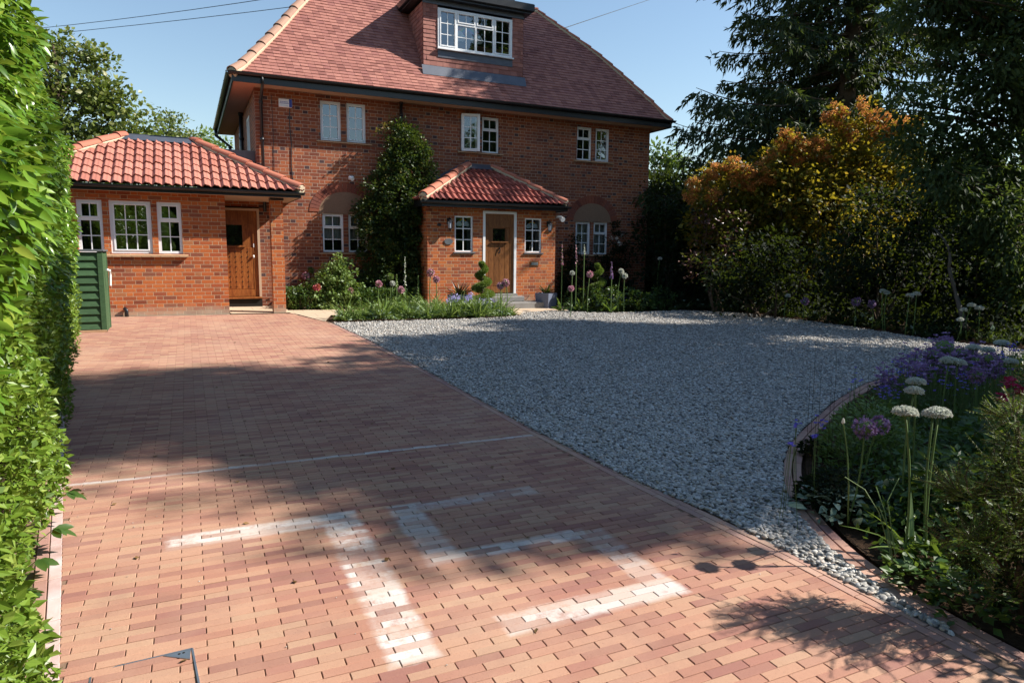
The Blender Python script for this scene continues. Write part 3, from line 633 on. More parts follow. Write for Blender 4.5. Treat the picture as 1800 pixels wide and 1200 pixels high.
# dormer
DY = YH+.12; dx0, dx1, dz0, dz1 = 5.33, 7.98, 6.0, 7.40
def surf_y(z): return EY0+float(np.interp(z, TZ, TT))
wx0, wx1, wz0, wz1 = 5.69, 7.66, 6.42, 7.34
rows = []
def hang(x0, x1, z0, z1, Y):
    n = max(1, round((z1-z0)/.1)); return [((x0, Y, z0+(z1-z0)*k/n), (x1, Y, z0+(z1-z0)*k/n), (x0, Y, z0+(z1-z0)*(k+1)/n), (x1, Y, z0+(z1-z0)*(k+1)/n)) for k in range(n)]
rows = hang(dx0, dx1, dz0, 6.24, DY)+hang(dx0, wx0, 6.24, dz1, DY)+hang(wx1, dx1, 6.24, dz1, DY)
dm = plain_tiles('dormer', hs, rows, M['plain_tile'], .012); dm['label'] = 'tile hung flat roofed dormer'
rows = []
z = dz0-.05
while z < dz1+.0: rows.append(((dx0, surf_y(z), z), (dx0, DY, z), (dx0, surf_y(z+.1), z+.1), (dx0, DY, z+.1))); z += .1
plain_tiles('dormer_cheek', dm, rows, M['plain_tile'], .012)
rows = []; z = dz0-.05
while z < dz1+.0: rows.append(((dx1, DY, z), (dx1, surf_y(z), z), (dx1, DY, z+.1), (dx1, surf_y(z+.1), z+.1))); z += .1
plain_tiles('dormer_cheek', dm, rows, M['plain_tile'], .012)
m = MB(); m.box(wx0, wx1+.02, DY-.02, DY+.02, 6.21, 6.41); m.box(dx0-.01, dx1+.012, DY-.024, DY+.03, dz1, dz1+.14)
m.add([(dx0-.05, DY-.03, 5.99), (dx1+.05, DY-.03, 5.99), (dx1+.05, DY-.13, rz_(DY-.13-EY0)+.035), (dx0-.05, DY-.13, rz_(DY-.13-EY0)+.035)], [(0, 3, 2, 1)])
m.build('lead_flashing', M['lead'], dm)
m = MB(); m.bbox(dx0-.26, dx1+.20, DY-.24, surf_y(7.7)+.4, dz1+.14, dz1+.33, .02); m.box(dx0-.20, dx1+.14, DY-.18, surf_y(7.5)+.2, dz1+.10, dz1+.139); m.box(7.55, 7.66, DY-.16, DY-.06, dz1+.33, dz1+.42); m.build('flat_roof', M['black'], dm)
a_, b_ = .245, .745
window(hs, wx0, wx1, wz0, wz1, DY-.03, [(0, a_, 0, 1, 2, 3, 1), (a_, .5, 0, .66, 2, 2), (a_, .5, .66, 1, 2, 1, 1), (.5, b_, 0, .66, 2, 2), (.5, b_, .66, 1, 2, 1, 1), (b_, 1, 0, 1, 2, 3, 1)], dep=.0, name='dormer_window', fr=.05, label='wide four light dormer window')
m = MB(); m.bbox(wx0-.02, wx1+.03, DY-.085, DY-.03, wz0-.035, wz0-.002); m.build('dormer_sill', M['white'], hs)
def rainbow(name, cx, z, Y, r, parent, cloud=.3, **t):
    """rainbow arch sticker with a cloud at each foot, just behind the glass"""
    cols = [(.60, .03, .03), (.75, .28, .02), (.75, .6, .03), (.08, .45, .12), (.05, .25, .6), (.3, .08, .4)]; mats = []
    for k, c in enumerate(cols): mats.append(M.setdefault('rb%d' % k, plain('rainbow_band_%d' % k, c, .6, .3)))
    mats.append(M['white']); m = MB(); w = r*.62/6
    for k in range(6):
        m.mi = k; r1 = r-k*w; r2 = r1-w; n = 14
        for i in range(n):
            a, b = PI*i/n, PI*(i+1)/n; m.quad(*[(cx+q*math.cos(e), Y, z+q*math.sin(e)) for q, e in ((r2, b), (r2, a), (r1, a), (r1, b))])
    m.mi = 6
    for s in (-1, 1):
        for dx, dz, rr in ((0, 0, 1), (.6, -.25, .7), (-.6, -.25, .7)):
            c = (cx+s*r*.78+dx*r*cloud, z-.05*r+dz*r*cloud); m.quad(*[(c[0]+rr*r*cloud*math.cos(2*PI*i/12), Y-.001-.0002*(dx+1), c[1]+rr*r*cloud*math.sin(2*PI*i/12)) for i in range(12)][::-1])
    o = m.build(name, mats, parent)
    return tag(o, **t)
rainbow('window_rainbow', 6.50, 6.80, DY+.06, .30, None, .42, label='large rainbow and cloud picture in the dormer window', cat='window picture')
# near-black sheets painted as the unlit rooms behind the glass
m = MB(); m.box(HX0+.2, HX1-.2, YH+.9, YH+.92, .2, 4.99); m.box(dx0+.05, dx1-.05, DY+.7, DY+.72, dz0, dz1); m.build('dark_room_sheet', M['room'], hs)
# ------------------------------------------------------------------ annexe on the left
gh = thing('brick_annexe', (-.4, 16, .28), 'single storey brick annexe with orange pantile roof beside the house', 'outbuilding')
gw = [(-1.76, -1.36), (-1.25, -.57), (-.47, -.06)]
wall('wall', M['brick'], gh, -2.7, .72, .0, 2.62, YG, [(a, b, 1.475, 2.445) for a, b in gw], depth=.09)
m = MB(); m.quad((.72, YG, 0), (.72, YH, 0), (.72, YH, 2.62), (.72, YG, 2.62)); m.build('side_wall', M['brick'], gh); m = MB(); m.quad((-2.7, YG, 0), (-2.7, YG, 2.62), (-2.7, 20, 2.62), (-2.7, 20, 0)); m.build('side_wall', M['brick'], gh); m = MB(); m.quad((.6, YH+.0, 2.5), (1.478, YH, 2.5), (1.478, YH, 2.62), (.6, YH, 2.62)); m.build('door_lintel', M['brick'], gh)
for (a, b), k in zip(gw, (WTOP, W33, WTOP)): window(gh, a, b, 1.475, 2.445, YG, k, dep=.03, fr=.05)
m = MB(); m.box(-2.6, .5, YG+1.0, YG+1.02, .3, 2.6); m.build('dark_room_sheet', M['room'], gh)  # near-black sheet painted as the unlit room behind these windows
m = MB(); m.add([(-2.2, YG-.075, 1.415), (.03, YG-.075, 1.415), (.03, YG+.05, 1.43), (-2.2, YG+.05, 1.43), (-2.2, YG-.075, 1.445), (.03, YG-.075, 1.445), (.03, YG+.05, 1.474), (-2.2, YG+.05, 1.474)], [(0,3,2,1),(4,5,6,7),(0,1,5,4),(1,2,6,5),(2,3,7,6),(3,0,4,7)])
for k in range(14): m.box(-2.2+k*.16, -2.2+k*.16+.15, YG-.079, YG-.07, 1.412, 1.44)
m.build('window_sill', M['sill'], gh)
m = MB(); m.box(1.56, 1.80, YG, YG+.24, .1, 2.56); m.build('brick_pillar', M['brick'], gh)
m = MB(); m.box(1.56, 1.82, YG-.003, YG+.24, 2.56, 2.66); m.build('beam', M['black'], gh)
GE = YG-.30; gx0, gx1 = -2.95, 2.12; GT = YG+1.58; gl, gr = -1.02, .22; GZ0, GZ1 = 2.73, 3.80
m = MB(); m.quad((gx0, GE+.02, 2.61), (gx0, YH, 2.61), (gx1, YH, 2.61), (gx1, GE+.02, 2.61)); m.build('soffit', M['soffit'], gh)
m = MB(); m.box(gx0, gx1, GE, GE+.025, 2.60, 2.72); m.box(gx1-.025, gx1, GE+.025, YH-.003, 2.60, 2.72); m.build('fascia', M['black'], gh)
gutter(gh, (gx0-.05, GE-.055, 2.70), (gx1+.06, GE-.055, 2.70), .055)
rf = pantiles('roof', gh, [(gx0, GE-.06, GZ0), (gx1+.03, GE-.06, GZ0), (gr, GT, GZ1), (gl, GT, GZ1)], M['pantile'])
pantiles('roof_side', rf, [(gx1+.03, GE-.03, GZ0), (gx1+.03, YH+.5, GZ0), (gr, YH+.5, GZ1), (gr, GT, GZ1)], M['pantile'])
pantiles('roof_side', rf, [(gx0, 20, GZ0), (gx0, GE-.03, GZ0), (gl, GT, GZ1), (gl, 18.4, GZ1)], M['pantile'])
hip_tiles(rf, [(gx1+.02, GE-.02, GZ0+.08), (gr, GT, GZ1+.07)], .105, .45, 'hip_red'); hip_tiles(rf, [(gx0, GE-.02, GZ0+.08), (gl, GT, GZ1+.07)], .115, .45, 'hip_red')
m = MB(); m.box(gl-.03, gr+.03, GT-.05, GT+.12, GZ1-.03, GZ1+.075); m.add([(gl-.1, GT-.20, GZ1-.06), (gr+.1, GT-.20, GZ1-.06), (gr, GT-.05, GZ1+.06), (gl, GT-.05, GZ1+.06)], [(0, 1, 2, 3)]); m.box(gl, gr, GT+.12, 18.4, GZ1-.1, GZ1+.02); m.build('lead_flashing', M['lead'], rf)
m = MB(); m.quad((gx0, GE, 2.725), (gx1, GE, 2.725), (gr, GT, GZ1-.02), (gl, GT, GZ1-.02)); m.quad((gx1, GE, 2.725), (gx1, YH, 2.725), (gr, YH, GZ1-.02), (gr, GT, GZ1-.02)); m.quad((gx0, GE, 2.725), (gl, GT, GZ1-.02), (gl, 18.4, GZ1-.02), (gx0, 20, 2.725)); m.build('roof_felt', M['black'], gh)
m = MB(); m.box(.30, HX0-.003, YH+.35, 20, 3.40, 3.74); m.build('parapet', M['slate'], gh); m = MB(); m.box(.33, HX0-.004, YH+.37, 20, 2.6, 3.40); m.build('parapet_wall', M['redwall'], gh)
def door(parent, x0, x1, z0, z1, Y, mat, glass, planks, studs, frame, jamb=.05):
    f = MB(); f.bbox(x0, x0+jamb, Y-.02, Y+.07, z0, z1); f.bbox(x1-jamb, x1, Y-.02, Y+.07, z0, z1); f.bbox(x0+jamb, x1-jamb, Y-.019, Y+.07, z1-jamb, z1); f.build('door_frame', frame, parent)
    a, b, c, d = x0+jamb, x1-jamb, z0+.02, z1-jamb; gx0_, gx1_, gz0_, gz1_ = glass; D = MB(); yd = Y+.02
    D.box(a, gx0_, yd+.012, yd+.05, c, d); D.box(gx1_, b, yd+.012, yd+.05, c, d); D.box(gx0_, gx1_, yd+.013, yd+.05, c, gz0_); D.box(gx0_, gx1_, yd+.013, yd+.05, gz1_, d)
    w = (b-a-.20)/planks
    for k in range(planks): D.bbox(a+.10+k*w+.004, a+.10+(k+1)*w-.004, yd-.002, yd+.0125, c+.16, gz0_-.05, .006)
    D.bbox(a, a+.095, yd-.008, yd+.0121, c, d); D.bbox(b-.095, b, yd-.008, yd+.0122, c, d); D.bbox(a+.0955, b-.0955, yd-.007, yd+.0123, c, c+.155); D.bbox(a+.0955, b-.0955, yd-.0072, yd+.0124, gz1_+.02, d)
    o = D.build('door', mat, parent)
    s = MB(); s.bbox(gx0_-.06, gx1_+.06, yd-.055, yd+.0, gz0_-.04, gz0_-.012); s.build('weather_ledge', mat, o)
    p = MB(); p.quad((gx0_, yd+.03, gz0_), (gx1_, yd+.03, gz0_), (gx1_, yd+.03, gz1_), (gx0_, yd+.03, gz1_)); p.build('pane', M['glass'], o)
    g2 = MB(); g2.box(gx0_, gx1_, yd+.044, yd+.046, gz0_, gz1_)  # near-black backing painted as the dark behind the pane
    for k in (1, 2): xx = gx0_+(gx1_-gx0_)*k/3; g2.box(xx-.004, xx+.004, yd+.024, yd+.034, gz0_, gz1_)
    zz = (gz0_+gz1_)/2; g2.box(gx0_, gx1_, yd+.0245, yd+.0335, zz-.004, zz+.004); g2.build('glazing_bar', M['room'], o)
    h = MB()
    if studs:
        for k in range(planks):
            for r in range(8): h.lathe((a+.10+(k+.12)*w, 0, 0), [(0, 0)], 3) if False else h.obox((a+.10+(k+.5)*w-w*.42, yd-.006, c+.22+r*(gz0_-c-.36)/7), (1, 0, 0), (0, 1, 0), U0, .009, .006, .009)
        h.build('stud', M['black'], o)
    return o, yd
go, yd = door(gh, .56, 1.475, .52, 2.46, YH-.06, M['door_wood'], (.66, 1.12, 1.66, 2.10), 5, True, M['soffit'])
k = MB(); k.lathe((1.33, yd-.03, 1.42), [(.012, -.03), (.02, -.01), (.02, .012), (.01, .03)], 8); k.build('door_handle', M['white'], go); k = MB(); k.box(1.335, 1.35, yd-.01, yd, 1.62, 1.70); k.build('door_lock', M['white'], go)
m = MB(); m.bbox(.60, 1.47, YH-.22, YH-.08, .50, .535); m.build('door_sill', M['door_wood'], gh); m = MB(); m.box(.60, 1.47, YH-.17, YH-.05, .30, .499); m.build('threshold', M['room'], gh)
# ------------------------------------------------------------------ porch
YP = YH-1.0; px0, px1 = 5.03, 8.40
ph = thing('brick_porch', (6.7, 15.6, .3), 'brick entrance porch with hipped tiled roof and wooden front door', 'porch')
pw = [(5.70, 6.16), (7.54, 8.0)]
wall('wall', M['brick'], ph, px0, px1, .0, 2.62, YP, [(a, b, 1.56, 2.40) for a, b in pw]+[(6.42, 7.31, .50, 2.54)], depth=.09)
m = MB(); m.quad((px0, YP, 0), (px0, YP, 2.62), (px0, YH, 2.62), (px0, YH, 0)); m.build('side_wall', M['brick'], ph); m = MB(); m.quad((px1, YP, 0), (px1, YH, 0), (px1, YH, 2.62), (px1, YP, 2.62)); m.build('side_wall', M['brick'], ph)
for a, b in pw:
    o = window(ph, a, b, 1.56, 2.40, YP, [(0, 1, 0, 1, 2, 3)], dep=.02, fr=.034, bar=.022, curtain=[(0, .2, 0, 1), (.8, 1, 0, 1)])
    s = MB(); s.bbox(a-.03, b+.05, YP-.04, YP+.02, 1.525, 1.558); s.build('window_sill', M['slate'], ph)
m = MB(); m.box(px0+.1, px1-.1, YP+.85, YP+.87, .3, 2.6); m.build('dark_room_sheet', M['room'], ph)  # dark sheet standing in for the unlit porch interior
rainbow('window_rainbow', 5.93, 2.23, YP+.075, .115, None, .5, label='rainbow sticker with two clouds left of the porch door', cat='window sticker')
rainbow('window_rainbow', 7.77, 2.22, YP+.075, .115, None, .5, label='rainbow sticker with two clouds right of the porch door', cat='window sticker')
po, yd = door(ph, 6.42, 7.31, .56, 2.54, YP+.01, M['oak_door'], (6.70, 7.03, 1.83, 2.13), 4, False, M['white'], .062)
k = MB(); k.tube([(6.865, yd-.01, 1.66), (6.85, yd-.035, 1.62), (6.865, yd-.04, 1.56), (6.88, yd-.035, 1.62), (6.865, yd-.01, 1.66)], .008, 6); k.lathe((6.865, yd-.02, 1.66), [(.02, -.015), (.02, .015)], 8); k.box(6.845, 6.885, yd-.008, yd, 1.54, 1.57); k.build('door_knocker', M['black'], po)
m = MB(); m.bbox(6.40, 7.33, YP-.05, YP+.1, .50, .56); m.build('door_sill', M['stone'], ph); m = MB(); m.bbox(6.05, 7.95, YP-.50, YP-.001, .20, .37, .012); m.bbox(6.3, 7.45, YP-.20, YP-.002, .37, .50, .012); m.build('door_step', M['stone'], ph)
PE = YP-.25; rx0, rx1 = 4.83, 8.60; tl, tr = 6.42, 7.06; PZ0, PZ1 = 2.74, 3.66
m = MB(); m.quad((rx0, PE, 2.60), (rx0, YH, 2.60), (rx1, YH, 2.60), (rx1, PE, 2.60)); m.build('soffit', M['black'], ph)
m = MB(); m.box(rx0, rx1, PE, PE+.02, 2.58, 2.72); m.box(rx0, rx0+.02, PE+.02, YH-.003, 2.58, 2.72); m.box(rx1-.02, rx1, PE+.02, YH-.003, 2.58, 2.72); m.build('fascia', M['black'], ph)
gutter(ph, (rx0-.05, PE-.05, 2.69), (rx1+.05, PE-.05, 2.69), .05)
rf = pantiles('roof', ph, [(rx0, PE-.03, PZ0), (rx1, PE-.03, PZ0), (tr, YH-.01, PZ1), (tl, YH-.01, PZ1)], M['pantile_dark'], .28, .15)
pantiles('roof_side', rf, [(rx0, YH, PZ0), (rx0, PE-.03, PZ0), (tl, YH-.01, PZ1), (tl, YH, PZ1)], M['pantile_dark'], .28, .15); pantiles('roof_side', rf, [(rx1, PE-.03, PZ0), (rx1, YH, PZ0), (tr, YH, PZ1), (tr, YH-.01, PZ1)], M['pantile_dark'], .28, .15)
m = MB(); m.quad((rx0, PE, 2.725), (rx1, PE, 2.725), (tr, YH, PZ1-.02), (tl, YH, PZ1-.02)); m.quad((rx0, PE, 2.725), (tl, YH, PZ1-.02), (rx0, YH, 2.725)); m.quad((rx1, PE, 2.725), (rx1, YH, 2.725), (tr, YH, PZ1-.02)); m.build('roof_felt', M['black'], ph)
hip_tiles(rf, [(rx0+.02, PE, PZ0+.09), (tl, YH-.03, PZ1+.07)], .12, .36, 'hip_red'); hip_tiles(rf, [(rx1-.02, PE, PZ0+.08), (tr, YH-.03, PZ1+.07)], .09, .36, 'hip_red')
m = MB(); m.add([(tl-.05, YH-.16, PZ1-.05), (tr+.05, YH-.16, PZ1-.05), (tr, YH-.02, PZ1+.08), (tl, YH-.02, PZ1+.08)], [(0, 1, 2, 3)])
m.add([(rx0+.05, YH-.12, PZ0+.13), (tl, YH-.12, PZ1+.06), (tl, YH-.012, PZ1+.16), (rx0+.05, YH-.012, PZ0+.25)], [(3, 2, 1, 0)]); m.build('lead_flashing', M['lead'], rf)
def lantern(x, z, label):
    b = MB(); y = YP-.13
    b.box(x-.03, x+.03, YP-.015, YP-.001, z-.02, z+.12); b.tube([(x, YP-.01, z+.08), (x, y+.02, z+.14), (x, y, z+.10)], .008, 6)
    b.lathe((x, y, z), [(.02, .10), (.075, .055), (.085, .045), (.06, .04)], 6); b.lathe((x, y, z), [(.05, -.115), (.03, -.14), (.012, -.17)], 6)
    for k in range(6):
        a = 2*PI*k/6; b.tube([(x+.062*math.cos(a), y+.062*math.sin(a), z+.045), (x+.045*math.cos(a), y+.045*math.sin(a), z-.12)], .005, 4)
    o = b.build('wall_lantern', M['black'], ph, label=label)
    g = MB(); g.lathe((x, y, z), [(.056, .04), (.040, -.115)], 6); g.build('lantern_glass', M['lglass'], o); c = MB(); c.tube([(x, y, z-.11), (x, y, z-.02)], .016, 8); c.build('candle_tube', M['white'], o)
t = NT('lantern_glass'); M['lglass'] = t.end(t.node('ShaderNodeMixShader', {0: .55, 1: t.node('ShaderNodeBsdfTransparent').outputs[0], 2: t.pri((.55, .62, .72), .2)}).outputs[0])
lantern(5.54, 2.22, 'black lantern left of the left porch window'); lantern(8.17, 2.22, 'black lantern at the porch right corner')
s = MB(); cx, cz = 5.545, 1.80; s.add([(cx+.105*math.cos(2*PI*k/18), y, cz+.07*math.sin(2*PI*k/18)) for y in (YP-.02, YP-.001) for k in range(18)], [tuple(range(18))]+[(k+18, (k+1) % 18+18, (k+1) % 18, k) for k in range(18)]); s.build('house_sign', M['slate'], ph, label='small oval slate house sign')
s = MB(); s.box(7.70, 7.93, YP-.012, YP-.001, 1.22, 1.35); o = s.build('letterbox', M['oak_door'], ph); s = MB(); s.bbox(7.725, 7.905, YP-.022, YP-.0121, 1.25, 1.32, .005); s.build('letterbox_flap', M['steel'], o)
s = MB(); s.bbox(5.27, 5.35, YP-.05, YP-.001, 2.15, 2.21, .01); s.build('outdoor_socket', M['black'], ph)
s = MB(); s.tube([(8.52, YP-.05, 2.42), (8.52, YP-.16, 2.38)], [.05, .06], 12); s.box(8.42, 8.54, YP-.05, YP+.3, 2.44, 2.48); s.build('security_light', M['white'], ph, label='round white security light under the porch eaves')
# ------------------------------------------------------------------ bin store
bs = thing('bin_store', (-1.6, 12.7, .26), 'dark green slatted wooden bin store at the hedge end', 'bin store')
bx0, bx1, by0, by1, bz0, bz1 = -2.15, -1.19, 12.40, 13.05, .24, 1.50
m = MB(); nb = 10
for k in range(nb):
    z0 = bz0+.06+(bz1-bz0-.06)*k/nb; h = (bz1-bz0-.06)/nb
    m.add([(bx0, by0-.03, z0+.008), (bx1-.07, by0-.03, z0+.008), (bx1-.07, by0+.0, z0+h+.01), (bx0, by0+.0, z0+h+.01), (bx0, by0-.012, z0), (bx1-.07, by0-.012, z0), (bx1-.07, by0+.018, z0+h), (bx0, by0+.018, z0+h)], [(0, 1, 2, 3), (4, 7, 6, 5), (0, 4, 5, 1), (2, 6, 7, 3), (1, 5, 6, 2)])
m.build('slat_panel', M['greenwood'], bs)
m = MB(); m.bbox(bx1-.07, bx1, by0-.035, by0+.03, bz0, bz1+.02); m.bbox(bx1-.06, bx1, by1-.06, by1, bz0, bz1+.02); m.build('post', M['greenwood'], bs)
m = MB()
for k in range(7):
    y0 = by0+.035+(by1-by0-.1)*k/7; m.bbox(bx1-.03, bx1-.006, y0, y0+(by1-by0-.1)/7-.006, bz0+.03, bz1-.01)
m.build('side_panel', M['greenwood'], bs)
m = MB(); m.bbox(bx0, bx1+.02, by0-.05, by1, bz1+.02, bz1+.05); m.build('lid', M['slate'], bs); m = MB(); m.bbox(bx0, bx1, by0-.04, by0+.02, bz0-.0, bz0+.055); m.build('base_board', M['sill'], bs)
m = MB(); m.tube([(bx1+.03, by0+.10, 1.24), (bx1+.07, by0+.15, 1.22), (bx1+.07, by0+.2, 1.15), (bx1+.06, by0+.22, .98)], .018, 8); m.build('overflow_pipe', M['white'], bs)
o = MB(); o.tube([(-1.07, YG-.06, .28), (-1.07, YG-.06, .42), (-1.10, YG-.03, .46)], .035, 10); o = o.build('drain_pipe', M['black'], None, smooth=True); tag(o, 'short black drain pipe at the annexe wall foot', 'pipe')
# drain cover frame
dc = thing('drain_cover', (-.15, 2.6, .05), 'square brick filled drain cover with steel corner plate', 'drain cover')
m = MB(); cz = gz(-.1, 2.6)+.004
P0, P1, P2, P3 = [on_g(*q)[:2] for q in ((160, 1180), (338, 1139), (352, 1215), (150, 1260))]
def strip(a, b, w): 
    d = (b-a)/np.linalg.norm(b-a); s = np.array([-d[1], d[0]]); q = [a-s*w, b-s*w, b+s*w, a+s*w]; m.add([(x, y, cz-.01) for x, y in q]+[(x, y, cz) for x, y in q], [(4,5,6,7),(0,1,5,4),(1,2,6,5),(2,3,7,6),(3,0,4,7)])
for a, b in ((P0, P1), (P1, P2), (P2, P3), (P3, P0)): strip(a, b, .0035)
m.build('frame', M['steel'], dc)
c = MB(); c.add([(P1[0]-.005, P1[1]-.006, cz+.001), (P1[0]-.10, P1[1]-.012, cz+.001), (P1[0]-.008, P1[1]-.075, cz+.001), (P1[0]-.005, P1[1]-.006, cz-.01), (P1[0]-.10, P1[1]-.012, cz-.01), (P1[0]-.008, P1[1]-.075, cz-.01)], [(0, 1, 2), (0, 3, 4, 1), (1, 4, 5, 2), (2, 5, 3, 0)]); c = c.build('corner_plate', M['steel'], dc)
for dx, dy in ((-.030, -.022), (-.045, -.024)):
    h = MB(); h.lathe((P1[0]+dx, P1[1]+dy, cz), [(.005, 0), (.005, .0018)], 8); h.build('key_hole', M['room'], c)
# ------------------------------------------------------------------ cables
for (a, b, lab) in (((70, 42), (420, -6), 'upper thin telephone cable across the sky left of the roof'), ((66, 54), (560, -5), 'lower thin telephone cable across the sky left of the roof'), ((988, 51), (1150, -3), 'thin telephone cable rising from the right roof hip')):
    A, B = at(*a, 30 if a[0] < 900 else 21), at(*b, 24 if a[0] < 900 else 34); d = B-A; A2, B2 = (A-d*.6, B+d*.8) if a[0] < 900 else (A-d*.0, B+d*1.2); m = MB()
    m.tube([A2+(B2-A2)*k/12-U0*.25*(1-(2*k/12-1)**2) if a[0] < 900 else A2+(B2-A2)*k/12 for k in range(13)], .012, 5); o = m.build('telephone_cable', M['black']); tag(o, lab, 'cable')
# ------------------------------------------------------------------ foliage tools
def unit(a): return a/(np.linalg.norm(a, axis=-1, keepdims=True)+1e-9)
def leaf_geo(P_, D_, L, W, kind='fold', nup=.8, droop=.25):
    """P_ base points, D_ directions, L lengths, W widths -> vertices, quads"""
    n = len(P_); D_ = unit(D_); up = rng.normal(0, 1-nup*.75, (n, 3)); up[:, 2] += nup
    S = unit(np.cross(D_, up)); N_ = np.cross(S, D_); L = np.broadcast_to(L, n)[:, None]; W = np.broadcast_to(W, n)[:, None]
    if kind == 'quad':
        a = P_; m1 = P_+D_*L*.45+S*W*.5; t_ = P_+D_*L-N_*L*droop*.4; m2 = P_+D_*L*.45-S*W*.5
        V = np.stack([a, m1, t_, m2], 1).reshape(-1, 3); F = np.arange(4*n).reshape(n, 4); return V, F
    if kind == 'fold':
        a = P_; m1 = P_+D_*L*.42+S*W*.5; t_ = P_+D_*L-N_*L*droop*.5; m2 = P_+D_*L*.42-S*W*.5; r = P_+D_*L*.5-N_*(W*.16+L*droop*.08)
        V = np.stack([a, m1, t_, m2, r], 1).reshape(-1, 3); b = np.arange(n)[:, None]*5
        return V, np.concatenate([b+np.array([0, 1, 2, 4]), b+np.array([0, 4, 2, 3])])
    rows = []                                                   # 'long': curved leaf with a midrib
    for s_, w_ in ((0, .12), (.3, .92), (.62, .95), (.86, .55), (1, .03)):
        c = P_+D_*L*s_-N_*L*droop*s_*s_; w = S*W*.5*w_; f = N_*W*.14*w_; rows += [c+w+f, c, c-w+f]
    V = np.stack(rows, 1).reshape(-1, 3); b = np.arange(n)[:, None]*15; F = []
    for k in range(4):
        for j in range(2): F.append(b+np.array([3*k+j, 3*k+3+j, 3*k+4+j, 3*k+1+j]))
    return V, np.concatenate(F)
def leaves(name, P_, D_, L, W, mat, parent=None, shape='fold', nup=.8, droop=.25, **t):
    V, F = leaf_geo(P_, D_, L, W, shape, nup, droop); return npmesh(name, V, F, mat, parent, smooth=(shape == 'long'), **t)
def blob_pts(blobs, dens, sub=.32, subn=5.0, fill=.35, flat=.75):
    """points on lumpy ellipsoids: sub-clumps on each blob, leaves round the sub-clumps"""
    P_, D_ = [], []
    for b in blobs:
        c = np.array(b[:3]); r = np.array(b[3:6]) if len(b) > 5 else np.full(3, b[3]); area = 4*PI*(r.mean()**2); k = max(4, int(area*subn))
        u = unit(rng.normal(size=(k, 3))); rad = rng.uniform(1-fill, 1.05, (k, 1)); sc_ = c+u*rad*r; n = max(3, int(area*dens/k))
        off = unit(rng.normal(size=(k, n, 3)))*(rng.random((k, n, 1))**.5)*sub*np.array([1, 1, flat]); p = (sc_[:, None]+off).reshape(-1, 3)
        P_.append(p); D_.append(unit(off.reshape(-1, 3))*.7+np.repeat(u, n, 0)*.6)
    return np.concatenate(P_), np.concatenate(D_)
def foliage(name, blobs, dens, size, mat, parent=None, sub=.32, subn=5.0, fill=.35, kind='quad', asp=.55, nup=.6, down=.2, **t):
    P_, D_ = blob_pts(blobs, dens, sub, subn, fill); n = len(P_); D_ = D_+rng.normal(0, .5, (n, 3)); D_[:, 2] -= down
    L = size*rng.uniform(.6, 1.25, n); return leaves(name, P_, D_, L, L*asp, mat, parent, kind, nup, **t)
def limb(m, a, b, r0, r1, bend=.15, k=6):
    a, b = np.array(a, float), np.array(b, float); L = np.linalg.norm(b-a); o = rng.normal(0, bend*L*.5, 3); o[2] = abs(o[2])*.6
    m.tube([a+(b-a)*i/k+o*math.sin(PI*i/k) for i in range(k+1)], [r0+(r1-r0)*i/k for i in range(k+1)], 7)
def tree(name, label, cat, base, h, blobs, dens, size, mat, group=None, tr=.18, lean=(0, 0), sub=.4, subn=3.0, kind='quad', asp=.6, limbs=14, fork=.35, fill=.45, down=.2, nup=.6):
    r = thing(name, base, label, cat, group); b = np.array(base, float); m = MB(); top = b+np.array([lean[0], lean[1], h]); k = 9
    pts_ = [b+(top-b)*i/k+np.array([rng.normal(0, .05), rng.normal(0, .05), 0])*(i > 0) for i in range(k+1)]
    m.tube([pts_[0]-U0*.2]+pts_, [tr*1.35]+[tr*(1-.8*i/k) for i in range(k+1)], 10); m.build('trunk', M['bark'], r, smooth=True)
    l = MB(); idx = rng.permutation(len(blobs))[:limbs]
    for i in idx:
        c = np.array(blobs[i][:3]); f = min(.92, max(fork, (c[2]-b[2])/h*.75)); p = b+(top-b)*f; limb(l, p, c, tr*.38*(1-f*.5), .015)
        for _ in range(3): limb(l, p*.35+c*.65, c+rng.normal(0, blobs[i][3]*.6, 3), tr*.12, .006)
    l.build('limbs', M['bark'], r, smooth=True)
    foliage('crown', blobs, dens, size, mat, r, sub, subn, fill, kind, asp, nup, down); return r
def ell(c, r, n, rb, squash=1.0):
    """n blobs through an ellipsoid (c, r)"""
    o = []
    for _ in range(n):
        u = unit(rng.normal(size=3))*rng.random()**.45; o.append((*(np.array(c)+u*np.array(r)), rb*rng.uniform(.7, 1.25)))
    return o
# ------------------------------------------------------------------ hedges on the left
def hedge_off(Y): return float(np.interp(Y, [0, 3, 5, 8, 12], [-.20, -.10, -.07, -.02, .10]))
def hx(Y): return -.19-.13*Y+hedge_off(Y)
HH = 3.25
lh = thing('laurel_hedge', (-2, 6, 0), 'tall glossy laurel hedge leaning over the left edge of the drive', 'hedge')
n = 52000; Y = 1.9+10.1*rng.random(n)**1.15; Z = 1.15+2.2*rng.random(n)**.9; bul = .10*np.sin(Y*2.1+Z*1.7)+.07*np.sin(Y*5.3-Z*3.1)+.05*np.sin(Z*7+Y*.7)
dep = rng.random(n)**2*.30; topf = np.clip((Z-2.9)/.4, 0, 1)*.35
X = np.array([hx(y) for y in Y])+bul-dep-topf+.02
P_ = np.stack([X, Y, Z], 1); D_ = rng.normal(0, .45, (n, 3)); D_[:, 0] += .55; D_[:, 1] -= .55; D_[:, 2] -= .30
L = rng.uniform(.055, .10, n)*np.interp(Z, [1.1, 1.7], [.75, 1]); leaves('leaves', P_, D_, L, L*.31, M['laurel'], lh, 'long', .75, .22)
